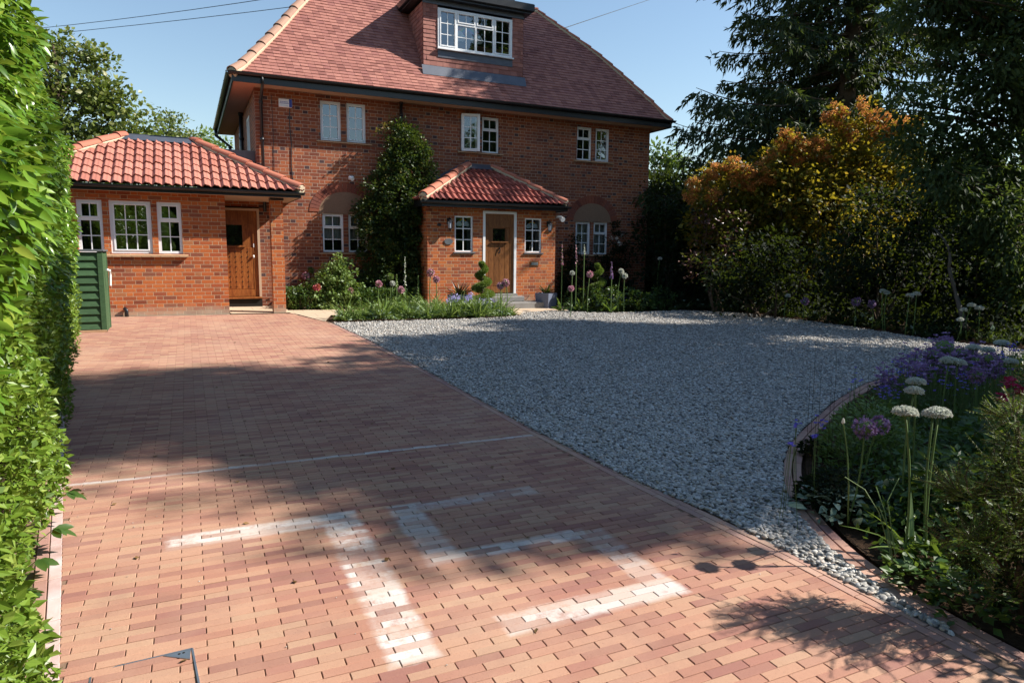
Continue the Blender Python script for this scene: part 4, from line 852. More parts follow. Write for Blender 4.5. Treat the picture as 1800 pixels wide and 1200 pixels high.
n = 9000; Y = rng.uniform(1.5, 12.0, n); X = np.array([hx(y) for y in Y])-rng.uniform(.1, 1.1, n); P_ = np.stack([X, Y, HH+.12*np.sin(Y*2.3+X*3)+rng.normal(0, .06, n)], 1); D_ = rng.normal(0, .6, (n, 3)); D_[:, 2] += .5
leaves('top_leaves', P_, D_, .13, .045, M['laurel'], lh, 'long', .7, .3)
def core(name, parent, off, z0, z1, y0=.8, y1=11.9):  # solid surface, coloured dark as the shade inside a hedge
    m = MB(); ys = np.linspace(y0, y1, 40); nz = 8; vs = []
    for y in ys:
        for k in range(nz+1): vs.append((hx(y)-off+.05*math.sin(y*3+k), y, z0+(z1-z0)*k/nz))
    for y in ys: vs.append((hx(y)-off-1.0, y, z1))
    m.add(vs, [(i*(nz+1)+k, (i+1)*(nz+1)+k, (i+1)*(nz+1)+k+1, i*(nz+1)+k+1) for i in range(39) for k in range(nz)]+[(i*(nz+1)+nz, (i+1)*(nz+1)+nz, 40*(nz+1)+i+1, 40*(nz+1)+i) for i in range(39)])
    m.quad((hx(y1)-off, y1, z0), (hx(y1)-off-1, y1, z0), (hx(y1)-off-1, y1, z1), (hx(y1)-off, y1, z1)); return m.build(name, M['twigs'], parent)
M['twigs'] = plain('painted_shade_dark', (.030, .034, .014), .95, .1, var=.8, nscale=25, bump=1, bscale=40)  # dark tone painted as the shade deep in the hedges
core('dark_core', lh, .36, 1.0, HH-.12)
sh = thing('clipped_hedge', (-1.4, 5, 0), 'small leaved light green hedge along the foot of the laurel', 'hedge')
n = 60000; Y = 2.0+10.0*rng.random(n)**1.25; Z = rng.random(n)**.85*1.55; bul = .07*np.sin(Y*3.1+Z*4)+.05*np.sin(Y*7.3-Z*6)
X = np.array([hx(y) for y in Y])+bul-rng.random(n)**2*.25+np.interp(Z, [0, .3, 1.0, 1.5], [.02, .08, .04, -.02])
gzv = -.01*X+.02*Y; P_ = np.stack([X, Y, Z+gzv+.02], 1); D_ = rng.normal(0, .7, (n, 3)); D_[:, 0] += .55; D_[:, 1] -= .3; D_[:, 2] += .1
L = rng.uniform(.022, .055, n); leaves('leaves', P_, D_, L, L*.55, M['hedgeleaf'], sh, 'fold', .6, .3)
core('dark_core', sh, .27, -.05, 1.5, 1.8)
l = MB()
for k in range(26): y = 2.4+rng.random()*8; limb(l, (hx(y)-.2, y, .05), (hx(y)-.08+rng.normal(0, .04), y+rng.normal(0, .3), .7+rng.random()*.5), .014, .005)
l.build('stems', M['bark'], sh)
# bigger pale palmate leaves at the near end
yc = thing('creeper', (-.65, 3.0, .1), 'five leaved creeper shoots with dark pointed leaves at the near hedge foot', 'plant')
P_, D_ = [], []; st = MB()
for (px, py, d) in ((30, 985, 3.15), (5, 1040, 3.0), (40, 1110, 2.75), (-10, 1130, 2.8), (60, 930, 3.4), (20, 1180, 2.6), (0, 950, 3.3), (85, 865, 3.7), (20, 890, 3.5), (-5, 1075, 2.8)):
    c = at(px+34, py, d-.05); st.tube([c-np.array([.15, -.02, .12]), c], [.003, .002], 5)
    for a in (-60, -28, 0, 30, 62):
        a = math.radians(a+rng.normal(0, 6)); D_.append((math.cos(a)*.75, -math.cos(a)*.3+math.sin(a)*.8, -.15+rng.normal(0, .12))); P_.append(c)
leaves('leaves', np.array(P_), np.array(D_), rng.uniform(.075, .115, len(P_)), .04, M['midleaf'], yc, 'long', .9, .2); st.build('stems', M['stem'], yc)
# ------------------------------------------------------------------ trees
def PB(lst, d, k=1.0):      # blobs from (x, y, r_px) seen at distance d
    return [(*at(x, y, d+rng.normal(0, r*d/1193*.35)), r*d/1193*k) for x, y, r in lst]
bt = at(112, 330, 24); tree('beech_tree', 'broad airy green tree standing behind the annexe roof', 'tree', (bt[0], bt[1], .3), 8.2,
     PB([(70, 80, 30), (110, 100, 34), (150, 95, 22), (180, 120, 26), (90, 150, 36), (140, 150, 38), (190, 165, 34), (225, 190, 28), (110, 200, 36), (165, 210, 38), (215, 230, 32), (60, 200, 40), (250, 225, 20), (130, 250, 40), (185, 260, 40), (240, 255, 26), (40, 130, 40), (75, 260, 40), (20, 60, 36), (0, 200, 50)], 24), 75, .20, M['beechleaf'], tr=.2, sub=.5, subn=2.6, limbs=18, fill=.6, asp=.7)
bt = at(305, 330, 32); tree('birch_tree', 'small rounded tree between the annexe roof and the house', 'tree', (bt[0], bt[1], .4), 6.2,
     PB([(290, 215, 20), (312, 225, 22), (335, 245, 20), (285, 245, 22), (310, 255, 24), (350, 262, 18), (262, 255, 20)], 32), 80, .17, M['beechleaf'], tr=.12, sub=.45, subn=3)
bt = at(360, 330, 36); tree('distant_tree', 'pale green distant tree beside the house side eaves', 'tree', (bt[0], bt[1], .5), 5.6,
     PB([(350, 245, 18), (366, 250, 16), (385, 262, 16), (370, 268, 16), (345, 268, 18)], 36), 80, .2, M['lightleaf'], tr=.1, sub=.45, subn=3)
hb = thing('boundary_hedge', (-6, 27, .5), 'dark leafy boundary hedge far behind the annexe', 'hedge')
foliage('leaves', [(x, 27+rng.normal(0, .6), 1.2+z, 1.5) for x in np.arange(-16, 3, 1.6) for z in (0, 1.6)], 60, .22, M['midleaf'], hb, sub=.6, subn=2)
m = MB(); m.box(-18, 3, 28.3, 28.6, -.2, 3.2); m.build('dark_core', M['twigs'], hb)  # plain dark slab painted as shade behind the leaves
# right-hand side, from far to near
tree('garden_tree', 'light green tree just right of the house corner', 'tree', (20.5, 24, .2), 5.5, PB([(1152, 275, 18), (1165, 300, 24), (1160, 335, 26), (1185, 275, 20), (1195, 310, 26), (1150, 370, 28), (1180, 360, 30)], 30), 90, .2, M['midleaf'], tr=.14, sub=.5, subn=3)
SB = np.array([17.0, 13.9, .1]); sp = thing('spruce_tree', SB, 'tall dark spruce with drooping branches rising behind the smoke bush', 'tree')
m = MB(); m.tube([SB-U0*.3]+[SB+U0*z+np.array([.04*math.sin(z), .03*math.cos(z*1.3), 0]) for z in np.arange(0, 18.1, 1.5)], [.34]+[.30*(1-z/19.5)+.02 for z in np.arange(0, 18.1, 1.5)], 12); m.build('trunk', M['bark'], sp, smooth=True)
lm = MB(); NP, ND, NL = [], [], []
z = 3.4
while z < 17.6:
    for k in range(7):
        a = 2*PI*(k+rng.random()*.8)/7+z; L_ = (5.2*(1-(z-3)/16.5)**.8)*rng.uniform(.65, 1.15)
        if math.sin(a) < -.35 and z < 11.5: L_ *= .32
        elif math.sin(a) < .1 and z < 5: L_ *= .3
        d = np.array([math.cos(a), math.sin(a), 0]); s = np.array([-d[1], d[0], 0]); b0 = SB+U0*z; n_ = 9
        cur = [b0+d*L_*i/n_+U0*(-.30*L_*(i/n_)+.26*L_*(i/n_)**2.2) for i in range(n_+1)]
        lm.tube(cur, [.05*(1-i/n_*.85)*min(1, L_/3.5) for i in range(n_+1)], 5)
        for i in range(int(L_*12)):
            f = .15+.85*(i+rng.random())/(L_*12); q = np.array([np.interp(f, np.linspace(0, 1, n_+1), np.array(cur)[:, j]) for j in range(3)]); sd = 1 if i % 2 else -1; tl_ = L_*.26*(1-f*.55)*rng.uniform(.6, 1.2)
            td = unit(s*sd*rng.uniform(.5, 1)+d*.6-U0*rng.uniform(.15, .8)); nn = int(8+tl_*16); ff = rng.random(nn)[:, None]
            NP.append(q+td*tl_*ff-U0*.25*tl_*ff**2); ND.append(td*.8+rng.normal(0, .45, (nn, 3))-U0*.45)
    z += .42
lm.build('branches', M['bark'], sp)
NP, ND = np.concatenate(NP), np.concatenate(ND); print('spruce', len(NP))
leaves('crown', NP, ND, rng.uniform(.14, .30, len(NP)), .055, M['spruce'], sp, 'quad', .5, .2)
# dark background hedge closing the view
dh = thing('yew_hedge', (20, 15, 0), 'very dark tall hedge closing the right side of the garden', 'hedge')
line = [(12.6, 25), (14.5, 21), (16.5, 17.5), (19, 15.2), (20.5, 12.5), (21, 9.5), (21, 6), (20.5, 2), (20, -3)]
HP = smooth_poly(line, 60); bl = []
for i, (x, y) in enumerate(HP):
    for zz in (.7, 2.0, 3.2): bl.append((x+rng.normal(0, .2), y+rng.normal(0, .2), zz+rng.normal(0, .15), .95))
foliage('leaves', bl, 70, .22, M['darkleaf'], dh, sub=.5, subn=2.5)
m = MB(); m.add([(x+.5*(1), y+.4, z) for z in (-.3, 3.7) for x, y in HP], [(i, i+1, 61+i, 60+i) for i in range(59)]); m.build('dark_core', M['twigs'], dh)  # dark sheet behind the leaves, shade put into its colour
def shrub(name, label, blobs, dens, size, mat, base=None, group=None, stem=True, **k):
    c = np.array([b[:3] for b in blobs]).mean(0); base = base or (c[0], c[1], gz(c[0], c[1])); r = thing(name, base, label, k.pop('cat', 'shrub'), group)
    foliage('foliage', blobs, dens, size, mat, r, **k)
    if stem:
        m = MB()
        for b in blobs[:10]: limb(m, (base[0]+rng.normal(0, .1), base[1]+rng.normal(0, .1), base[2]-.03), b[:3], .03, .008)
        m.build('stems', M['bark'], r)
    return r
# smoke bush
sb = PB([(1235, 350, 32), (1285, 330, 40), (1330, 325, 36), (1250, 400, 44), (1310, 390, 50), (1375, 300, 44), (1420, 300, 46), (1370, 370, 56), (1440, 360, 58), (1470, 270, 44), (1510, 265, 46), (1500, 330, 60), (1560, 265, 42), (1590, 300, 40), (1560, 350, 54), (1600, 235, 22), (1300, 450, 50), (1400, 440, 60), (1500, 420, 60)], 17.5)
sm_ = shrub('smoke_bush', 'large smoke bush with golden leaves and orange pink plumes', sb, 170, .12, M['smokeleaf'], sub=.33, subn=6, asp=.75)
tops = PB([(1222, 325, 14), (1240, 312, 15), (1262, 298, 15), (1288, 292, 15), (1310, 300, 15), (1336, 300, 15), (1352, 308, 13), (1215, 350, 11), (1372, 258, 15), (1398, 250, 16), (1422, 262, 15), (1440, 248, 13), (1360, 275, 12), (1462, 205, 14), (1480, 212, 14), (1476, 190, 12), (1500, 228, 14), (1532, 205, 16), (1556, 210, 15), (1580, 218, 15), (1600, 222, 13), (1616, 218, 10), (1545, 235, 15), (1400, 275, 14), (1290, 320, 12), (1520, 185, 12), (1380, 240, 12), (1445, 270, 14), (1490, 245, 14), (1570, 232, 14), (1250, 340, 14), (1320, 325, 14)], 16.7)
foliage('plume_leaves', tops, 150, .10, M['smokeleaf'], sm_, sub=.2, subn=16, fill=.7, asp=.75)
foliage('plumes', tops, 1300, .045, M['smoke'], sm_, sub=.10, subn=20, fill=.6, asp=.6, nup=.2)
shrub('maroon_shrub', 'dark maroon leaved shrub under the smoke bush', PB([(1250, 370, 30), (1290, 400, 34), (1260, 440, 40), (1240, 480, 36)], 16.6), 90, .10, M['redleaf'], sub=.3)
# grey green weeping tree at the right edge
gb_ = PB([(1640, 40, 45), (1700, 20, 60), (1770, 40, 60), (1650, 110, 34), (1740, 120, 60), (1800, 120, 60), (1680, 190, 50), (1750, 220, 60), (1820, 220, 60), (1620, 240, 36), (1690, 280, 56), (1770, 310, 60), (1660, 320, 40), (1730, 370, 56), (1800, 400, 60), (1760, 440, 46), (1820, 470, 50), (1690, 330, 40), (1790, 510, 36), (1600, 20, 40), (1650, -20, 60), (1720, -60, 70), (1790, -40, 70), (1810, 60, 60), (1700, 60, 50), (1780, 160, 60), (1600, 180, 34), (1630, 280, 40), (1580, 250, 26)], 13)
gb_ += [(*(np.array([15.5, 6.2, 8.0])+unit(rng.normal(size=3))*np.array([2.0, 1.5, 1.8])*rng.random()**.5), .7) for _ in range(22)]
tree('grey_leaved_tree', 'fine grey green leaved tree hanging down over the right edge', 'tree', (17.6, 7.0, -.1), 10.5, gb_, 190, .15, M['greyleaf'], tr=.22, sub=.38, subn=5, asp=.4, limbs=26, fork=.2, down=.6, fill=.6)
# dark shrubs under the trees
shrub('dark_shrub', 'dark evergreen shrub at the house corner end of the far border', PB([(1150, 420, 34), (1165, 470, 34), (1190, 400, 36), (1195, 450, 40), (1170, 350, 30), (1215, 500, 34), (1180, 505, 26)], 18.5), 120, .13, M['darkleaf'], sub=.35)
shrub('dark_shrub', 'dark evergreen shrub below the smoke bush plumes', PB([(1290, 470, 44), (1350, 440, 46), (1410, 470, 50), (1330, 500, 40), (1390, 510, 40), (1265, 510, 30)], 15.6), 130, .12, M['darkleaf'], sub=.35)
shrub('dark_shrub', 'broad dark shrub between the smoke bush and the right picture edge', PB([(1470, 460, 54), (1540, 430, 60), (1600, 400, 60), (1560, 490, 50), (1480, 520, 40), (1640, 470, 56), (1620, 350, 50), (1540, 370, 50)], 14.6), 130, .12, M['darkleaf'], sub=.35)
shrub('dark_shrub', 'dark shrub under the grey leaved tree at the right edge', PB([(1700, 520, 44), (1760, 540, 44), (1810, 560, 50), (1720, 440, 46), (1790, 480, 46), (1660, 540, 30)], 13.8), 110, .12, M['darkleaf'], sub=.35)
lt_ = thing('leaning_trunk', tuple(on_g(1700, 560)), 'thin pale leaning trunk in the dark far border', 'tree'); m = MB(); a = at(1700, 560, 12.6); b = at(1668, 470, 12.8); limb(m, a-U0*.2, b, .05, .03, .2); limb(m, b, at(1640, 400, 13), .03, .015, .2); m.build('trunk', plain('pale_bark', (.08, .07, .055), .9), lt_, smooth=True); foliage('crown', PB([(1640, 390, 40), (1670, 420, 34)], 13), 100, .1, M['darkleaf'], lt_)
# hedge across the road behind the camera, mirrored in the windows
rt = thing('roadside_hedge', (0, -10, -.2), 'tall green hedge across the road behind the viewer', 'hedge')
foliage('leaves', [(x, -10+rng.normal(0, .4), z, 1.3) for x in np.arange(-12, 46, 1.9) for z in (1, 2.8, 4.4)], 22, .3, M['midleaf'], rt, sub=.6, subn=2)
m = MB(); m.box(-13, 47, -11.4, -11.0, -.4, 5.0); m.build('dark_core', M['twigs'], rt)  # dark slab filling the hedge, painted as its inner shade
tree('sky_block_tree', 'broad tree added to block sky light, behind the viewer across the road, right of the hedge', 'tree', (.5, -14, -.2), 9, ell((.5, -14, 6), (3.4, 3.2, 2.8), 40, 1.3), 22, .34, M['midleaf'], tr=.35, sub=.6, subn=2)  # unseen tree, added to block sky light from the shaded ground
tree('sky_block_tree', 'broad tree added to block sky light, behind the viewer at the end of the drive', 'tree', (-6, -7, -.2), 11, ell((-6, -7, 7), (3.2, 3.0, 3.6), 36, 1.3), 22, .34, M['midleaf'], tr=.35, sub=.6, subn=2)  # second unseen tree, added to dim the sky light
# trees just outside the frame on the right, whose shade lies on the drive and the gravel
tree('shade_tree', 'tall leafy tree right of the picture that shades the drive', 'tree', (15.2, .8, -.1), 13.6, ell((15.4, .5, 12.6), (2.3, 1.6, 3.8), 66, .7)+ell((15.2, -.4, 10.7), (1.8, 1.4, 1.6), 32, .7)+ell((14.6, .75, 8.0), (2.1, 2.5, 3.6), 86, .7), 95, .17, M['midleaf'], tr=.3, sub=.45, subn=2.6, limbs=30)
tree('shade_tree', 'round leafy tree right of the picture that shades the gravel', 'tree', (14.6, 4.6, -.1), 9.5, ell((14.3, 4.5, 7.4), (2.4, 2.5, 3.8), 74, .7), 74, .17, M['midleaf'], tr=.25, sub=.36, subn=2.4, limbs=30)
tree('shade_tree', 'tall slim leafy tree right of the picture that shades the porch', 'tree', (19.8, 9.6, 0), 16.0, ell((18.1, 12.7, 13.1), (2.0, 1.5, 3.0), 60, .7), 70, .17, M['midleaf'], lean=(-1.6, 3.0), tr=.22, sub=.45, subn=2.6, limbs=24)
# ------------------------------------------------------------------ climber on the wall
def WB(lst, Y, flat=.55, out=.0):    # blobs near the wall from (x, y, r_px)
    o = []
    for x, y, r in lst:
        p = on_y(x, y, Y); rr = r*p[1]/1193*1.05; o.append((p[0], Y+out+rng.normal(0, .05), p[2], rr, rr*flat, rr))
    return o
iv = thing('climbing_vine', (4.6, YH-.3, .3), 'tall dark green climber covering the house wall beside the porch', 'climber')
ib = WB([(676, 234, 5), (722, 234, 13), (742, 262, 15), (750, 300, 14), (754, 345, 12), (700, 226, 14), (712, 245, 20), (698, 262, 17), (722, 268, 24), (686, 300, 22), (705, 300, 30), (735, 305, 24), (665, 335, 26), (700, 345, 34), (738, 345, 26), (656, 375, 26), (690, 385, 36), (730, 390, 30), (655, 415, 24), (690, 430, 36), (728, 435, 32), (658, 460, 26), (695, 475, 36), (732, 480, 30), (662, 505, 28), (700, 515, 34), (740, 515, 26), (748, 465, 18), (750, 420, 16)], YH-.35, .75)
foliage('foliage', ib, 900, .075, M['ivy'], iv, sub=.17, subn=22, kind='fold', asp=.6, fill=.25)
sh_ = WB([(675, 222, 6), (705, 215, 7), (660, 232, 4), (745, 262, 6), (752, 290, 7), (640, 330, 6), (635, 380, 6), (757, 320, 6), (690, 208, 5)], YH-.3, .6); foliage('shoots', sh_, 900, .06, leaf_mat('coppery_shoots', [(0, (.14, .12, .03)), (1, (.35, .16, .05))], .4), iv, sub=.12, subn=40, kind='fold')
m = MB()
for x, y in ((690, 240), (670, 320), (720, 330), (660, 400), (735, 410)): limb(m, on_y(695, 525, YH-.08), on_y(x, y, YH-.05), .03, .01, .02, 10)
m.build('stems', M['bark'], iv)
rc = thing('climbing_rose', (11.2, YH-.2, .2), 'dark climbing rose beside the right ground floor window', 'climber')
foliage('foliage', WB([(1085, 400, 12), (1092, 425, 16), (1082, 450, 18), (1100, 455, 16), (1078, 480, 20), (1100, 490, 18), (1070, 420, 8), (1010, 420, 10), (1000, 450, 18), (1020, 470, 20), (1045, 480, 20), (1060, 450, 12), (1000, 490, 20), (1085, 510, 18)], YH-.22, .8), 500, .07, M['darkleaf'], rc, sub=.14, subn=18, kind='fold')
foliage('blossom', WB([(1082, 422, 4), (1089, 428, 3), (1076, 418, 2), (1094, 415, 2)], YH-.45, .8), 1600, .035, M['petalwhite'], rc, sub=.04, subn=60)
# ------------------------------------------------------------------ soil of the beds and low planting
def bed_soil(name, pts, dz=.01): return sheet(name, pts, dz, M['soil'])
bed_soil('front_bed', [(2.38, 12.95), (4.5, 12.93), (6.2, 13.1), (6.55, 13.35), (6.2, 13.95), (2.75, 13.85)], .012)
bed_soil('house_bed', [(1.9, 15.25), (4.9, 15.2), (4.95, 16.1), (1.9, 16.1)], .012)
def polypts(n, poly): p = np.array(poly); q = np.stack([rng.uniform(p[:, 0].min(), p[:, 0].max(), n), rng.uniform(p[:, 1].min(), p[:, 1].max(), n)], 1); return q[inside(q, poly)]
def blades(name, cents, nb, h, spread, w, mat, parent=None, **t):
    """tufts of narrow arching blades"""
    Pq, Dq, Lq = [], [], []
    for c in cents:
        k = int(nb*rng.uniform(.7, 1.3)); a = rng.random(k)*2*PI; r = rng.random(k)*spread*.35; el = rng.uniform(.5, 1.35, k)
        Pq.append(np.stack([c[0]+r*np.cos(a), c[1]+r*np.sin(a), np.full(k, gz(c[0], c[1]))], 1)); Dq.append(np.stack([np.cos(a)*np.cos(el), np.sin(a)*np.cos(el), np.sin(el)], 1)); Lq.append(h*rng.uniform(.6, 1.15, k)*(c[2] if len(c) > 2 else 1))
    return leaves(name, np.concatenate(Pq), np.concatenate(Dq), np.concatenate(Lq), w, mat, parent, 'long', .8, .38, **t)
def low_leaves(name, pts2, hmax, size, mat, parent=None, zf=None, **t):
    n = len(pts2); z = np.array([gz(*p) for p in pts2])+rng.random(n)**.8*hmax*(zf(pts2) if zf else 1); Pq = np.c_[pts2, z]; Dq = rng.normal(0, .7, (n, 3)); Dq[:, 2] += .25
    L = size*rng.uniform(.6, 1.3, n); return leaves(name, Pq, Dq, L, L*.6, mat, parent, 'fold', .7, .25, **t)
FB = [(2.45, 13.0), (4.5, 12.98), (6.2, 13.12), (6.5, 13.4), (6.15, 13.9), (2.75, 13.8)]
q = polypts(14000, FB); hum = lambda p: .5+.5*np.sin(p[:, 0]*5.1+1)*np.sin(p[:, 1]*7+p[:, 0]*2)*.8+.2
low_leaves('front_bed_planting', q, .36, .055, M['lightleaf'], None, lambda p: np.clip(hum(p), .15, 1)*(.55+.45*np.sin(p[:, 0]*11+p[:, 1]*4)), label='fresh green low planting in the bed along the gravel edge', cat='ground cover', kind='stuff')
c = [(x, y, rng.uniform(.45, 1.25)) for x, y in polypts(62, FB)]; blades('front_bed_blades', c, 34, .44, .2, .02, M['lightleaf'], None, label='arching light green blades in the bed along the gravel edge', cat='ground cover', kind='stuff')
q = polypts(3500, FB); low_leaves('front_bed_herbs', q, .24, .045, M['silver'], None, lambda p: .4+.5*np.sin(p[:, 0]*7.3+2), label='grey green herbs among the planting along the gravel edge', cat='ground cover', kind='stuff')
HB = [(1.95, 15.3), (4.9, 15.25), (4.9, 16.0), (1.95, 16.0)]
q = polypts(9000, HB); low_leaves('house_bed_planting', q, .45, .065, M['midleaf'], None, None, label='leafy planting at the foot of the house wall', cat='ground cover', kind='stuff')
blades('house_bed_blades', [(x, 15.3+.12*rng.random(), 1) for x in np.arange(1.95, 4.9, .13)], 26, .30, .15, .012, M['lightleaf'], None, label='yellow green blades edging the house wall bed', cat='ground cover', kind='stuff')
RBp = [(8.6, 13.6), (9.5, 13.45), (11.2, 13.6), (12.2, 13.1), (12.65, 12.2), (12.8, 10), (12.6, 8.2), (13.1, 6.8), (14.5, 5.2), (18, 6), (18, 15), (13, 16), (8.6, 15.9)]
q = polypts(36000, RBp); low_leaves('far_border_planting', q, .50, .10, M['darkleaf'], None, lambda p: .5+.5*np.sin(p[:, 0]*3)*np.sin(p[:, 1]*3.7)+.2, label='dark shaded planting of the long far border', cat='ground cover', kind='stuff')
q2 = polypts(900, [(8.6, 13.65), (9.5, 13.5), (11.2, 13.65), (12.2, 13.15), (12.7, 12.2), (12.85, 10), (12.7, 8.2), (13.3, 6.8), (13.6, 7.2), (13.2, 8.5), (13.5, 12), (12.6, 14), (11, 14.4), (8.6, 14.4)])
blades('far_border_blades', [(x, y, rng.uniform(.6, 1.2)) for x, y in q2[:260]], 14, .30, .15, .02, M['greyleaf'], None, label='grey green blades along the front of the far border', cat='ground cover', kind='stuff')
low_leaves('silvery_border_leaves', q2, .25, .12, M['silver'], None, None, label='silvery leaves scattered along the front of the far border', cat='ground cover', kind='stuff')
# ------------------------------------------------------------------ single flowers
def florets(c, r, n, size, mat, parent, name='flower_head', flat=1.0, **t):
    u = unit(rng.normal(size=(n, 3))); 
    if flat < .9: u[:, 2] = np.abs(u[:, 2])*1.1-.15; u = unit(u)
    Pq = np.array(c)+u*np.array([r, r, r*flat])*rng.uniform(.72, 1, (n, 1)); V, F = leaf_geo(np.repeat(Pq, 4, 0), unit(np.repeat(u, 4, 0)*.5+rng.normal(0, .7, (4*n, 3))), size, size*.6, 'quad', .3, .1)
    return npmesh(name, V, F, mat, parent, **t)
def allium(head, base, r, mat, label, n=260, flat=1.0, group=None, size=None, cat='flower', sr=.005):
    head, base = np.array(head), np.array(base); rt = thing('allium', tuple(base), label, cat, group); m = MB(); bend = rng.normal(0, .02, 3)
    m.tube([base-U0*.03]+[base+(head-base)*k/6+bend*math.sin(PI*k/6) for k in range(1, 6)]+[head-U0*r*flat*.1], sr, 7); m.build('stem', M['stem'], rt, smooth=True)
    co_ = MB(); co_.lathe(head, [(r*.2, -r*.62*flat), (r*.7, -r*.35*flat), (r*.82, 0), (r*.6, r*.5*flat), (r*.15, r*.72*flat)], 12); co_.build('shadow_core', M['stem'], rt, smooth=True); florets(head, r, n, size or r*.17, mat, rt, flat=flat); return rt  # opaque core added so the head casts a filled shadow
def al_px(x, y, rpx, d, mat, label, **k):
    h = at(x, y, d); b = np.array([h[0]+rng.normal(0, .03), h[1]+rng.normal(0, .03), 0]); b[2] = gz(b[0], b[1]); return allium(h, b, rpx*d/1193, mat, label, **k)
# house side: heads seen at about 15.5 m
hp = [(546, 475, 5, 15.6, 'yellow green allium seed head by the annexe pillar', 'lightleaf'), (537, 485, 6, 15.5, 'pink allium just right of the annexe pillar', 'petalpink'), (535, 509, 5, 15.4, 'pale mauve allium low beside the annexe pillar', 'petalpink'),
      (686, 486, 5, 14.4, 'yellow green allium in front of the climber', 'lightleaf'), (666, 499, 5, 14.6, 'dusty pink allium in front of the climber', 'petalpink'), (705, 509, 5, 14.4, 'faded pink allium at the right of the climber', 'petalpink'),
      (757, 479, 6, 14.6, 'taller pink allium left of the porch', 'petalpink'), (767, 491, 5, 14.4, 'shorter pink allium left of the porch', 'petalpink'), (880, 502, 6, 14.2, 'left pink allium in front of the porch door', 'petalpink'), (889, 497, 6, 14.2, 'right pink allium in front of the porch door', 'petalpink'),
      (1037, 482, 5, 15.6, 'pink allium right of the path beside the spiral topiary', 'petalpink'), (616, 511, 4, 15.2, 'small pale allium at the foot of the rose bush', 'petalpink'), (1006, 480, 3, 15.8, 'small white allium left of the right spiral topiary', 'petalwhite'), (1092, 477, 4, 16, 'taller white allium right of the right spiral topiary', 'petalwhite'), (1098, 485, 4, 16, 'shorter white allium right of the right spiral topiary', 'petalwhite'), (690, 498, 3, 14.4, 'tiny cream allium bud before the climber', 'petalwhite'), (1004, 507, 4, 14.6, 'drooping pale allium beside the path', 'petalpink')]
for x, y, r, d, lab, mt in hp: al_px(x, y, r, d, M[mt], lab, n=90, size=.035, sr=.009)
bed_soil('far_border_soil', RBp, -.004)
# near bed: white domes
wp = [(1591, 725, 20, 3.36, 'large white allium, left of the two nearest'), (1650, 727, 20, 3.40, 'large white allium, right of the two nearest, in front of its twin'), (1640, 729, 17, 3.56, 'white allium overlapped by the right one of the two nearest'), (1610, 672, 15, 4.1, 'white allium, upper of the pair behind the nearest'), (1607, 688, 15, 3.95, 'white allium, lower of the pair behind the nearest'), (1668, 635, 15, 5.0, 'white allium, left one of the touching pair'), (1683, 638, 14, 5.1, 'white allium, right one of the touching pair'),
      (1711, 612, 12, 6.0, 'white allium far back, left one of two'), (1736, 616, 11, 6.1, 'white allium far back, right one of two'), (1761, 604, 12, 6.3, 'white allium far back at the right edge'), (1777, 636, 11, 5.4, 'small white allium near the right edge')]
for x, y, r, d, lab in wp: al_px(x, y, r, d, M['petalwhite'], lab, n=420, flat=.55, size=.010, sr=.0055, group='white alliums in the near bed')
fw = [(1708, 537, 5, 12.5), (1722, 542, 6, 12.5), (1552, 512, 4, 13.6), (1558, 515, 4, 13.6), (1599, 520, 5, 13), (1611, 517, 5, 13), (1694, 545, 4, 12.5), (1688, 562, 4, 12.3), (1385, 520, 3, 15), (1160, 455, 3, 18)]
nm = ['pale flower head, left of two under the leaning trunk', 'pale flower head, right of two under the leaning trunk', 'tiny pale flower, left of two in the middle border', 'tiny pale flower, right of two in the middle border', 'small pale flower, lower of two in the dark border', 'small pale flower, upper of two in the dark border', 'small pale flower beside the leaning trunk', 'low pale flower below the leaning trunk', 'tiny white flower under the smoke bush', 'tiny white flower at the house corner']
for (x, y, r, d), lab in zip(fw, nm): al_px(x, y, r, d, M['petalwhite'], lab, n=70, flat=.6, size=.035, sr=.008)
pp = [(1520, 752, 19, 3.9, 'purple allium ball, left one behind the lambs ear'), (1546, 748, 16, 4.2, 'purple allium ball, right one behind the lambs ear'), (1660, 612, 20, 6.4, 'largest purple allium ball in the back of the near bed'), (1690, 622, 15, 6.2, 'purple allium ball right of the largest'), (1640, 625, 14, 6.2, 'purple allium ball left of the largest'), (1740, 632, 14, 5.6, 'purple allium ball below the far white heads'), (1718, 660, 13, 5.0, 'low purple allium ball at the right of the bed'), (1505, 530, 7, 14, 'shaded purple allium in the middle of the far border'), (1533, 534, 6, 14, 'dim purple allium right of the shaded one'), (1415, 530, 6, 15, 'dim purple allium below the smoke bush')]
for x, y, r, d, lab in pp: al_px(x, y, r, d, M['petalpurple'], lab, n=120 if d < 8 else 60, size=.018 if d < 8 else .04)
def spike(x, y0, y1, d, w, mat, label, leafy=True):
    a, b = at(x, y1, d), at(x, y0, d); rt = thing('foxglove', (a[0], a[1], gz(a[0], a[1])), label, 'flower'); m = MB(); m.tube([(a[0], a[1], gz(a[0], a[1])-.02), tuple(a), tuple(b)], [.012, .01, .004], 6); m.build('stem', M['stem'], rt)
    n = 60; f = rng.random(n); Pq = a+(b-a)*f[:, None]; an = rng.random(n)*2*PI; Dq = np.stack([np.cos(an), np.sin(an), np.full(n, -.5)], 1); leaves('flowers', Pq, Dq, w*(1.1-f*.8), w*.7, mat, rt, 'fold', .3, .2)
    if leafy: blades('leaves', [(a[0], a[1], 1)], 14, .3, .1, .06, M['midleaf'], rt)
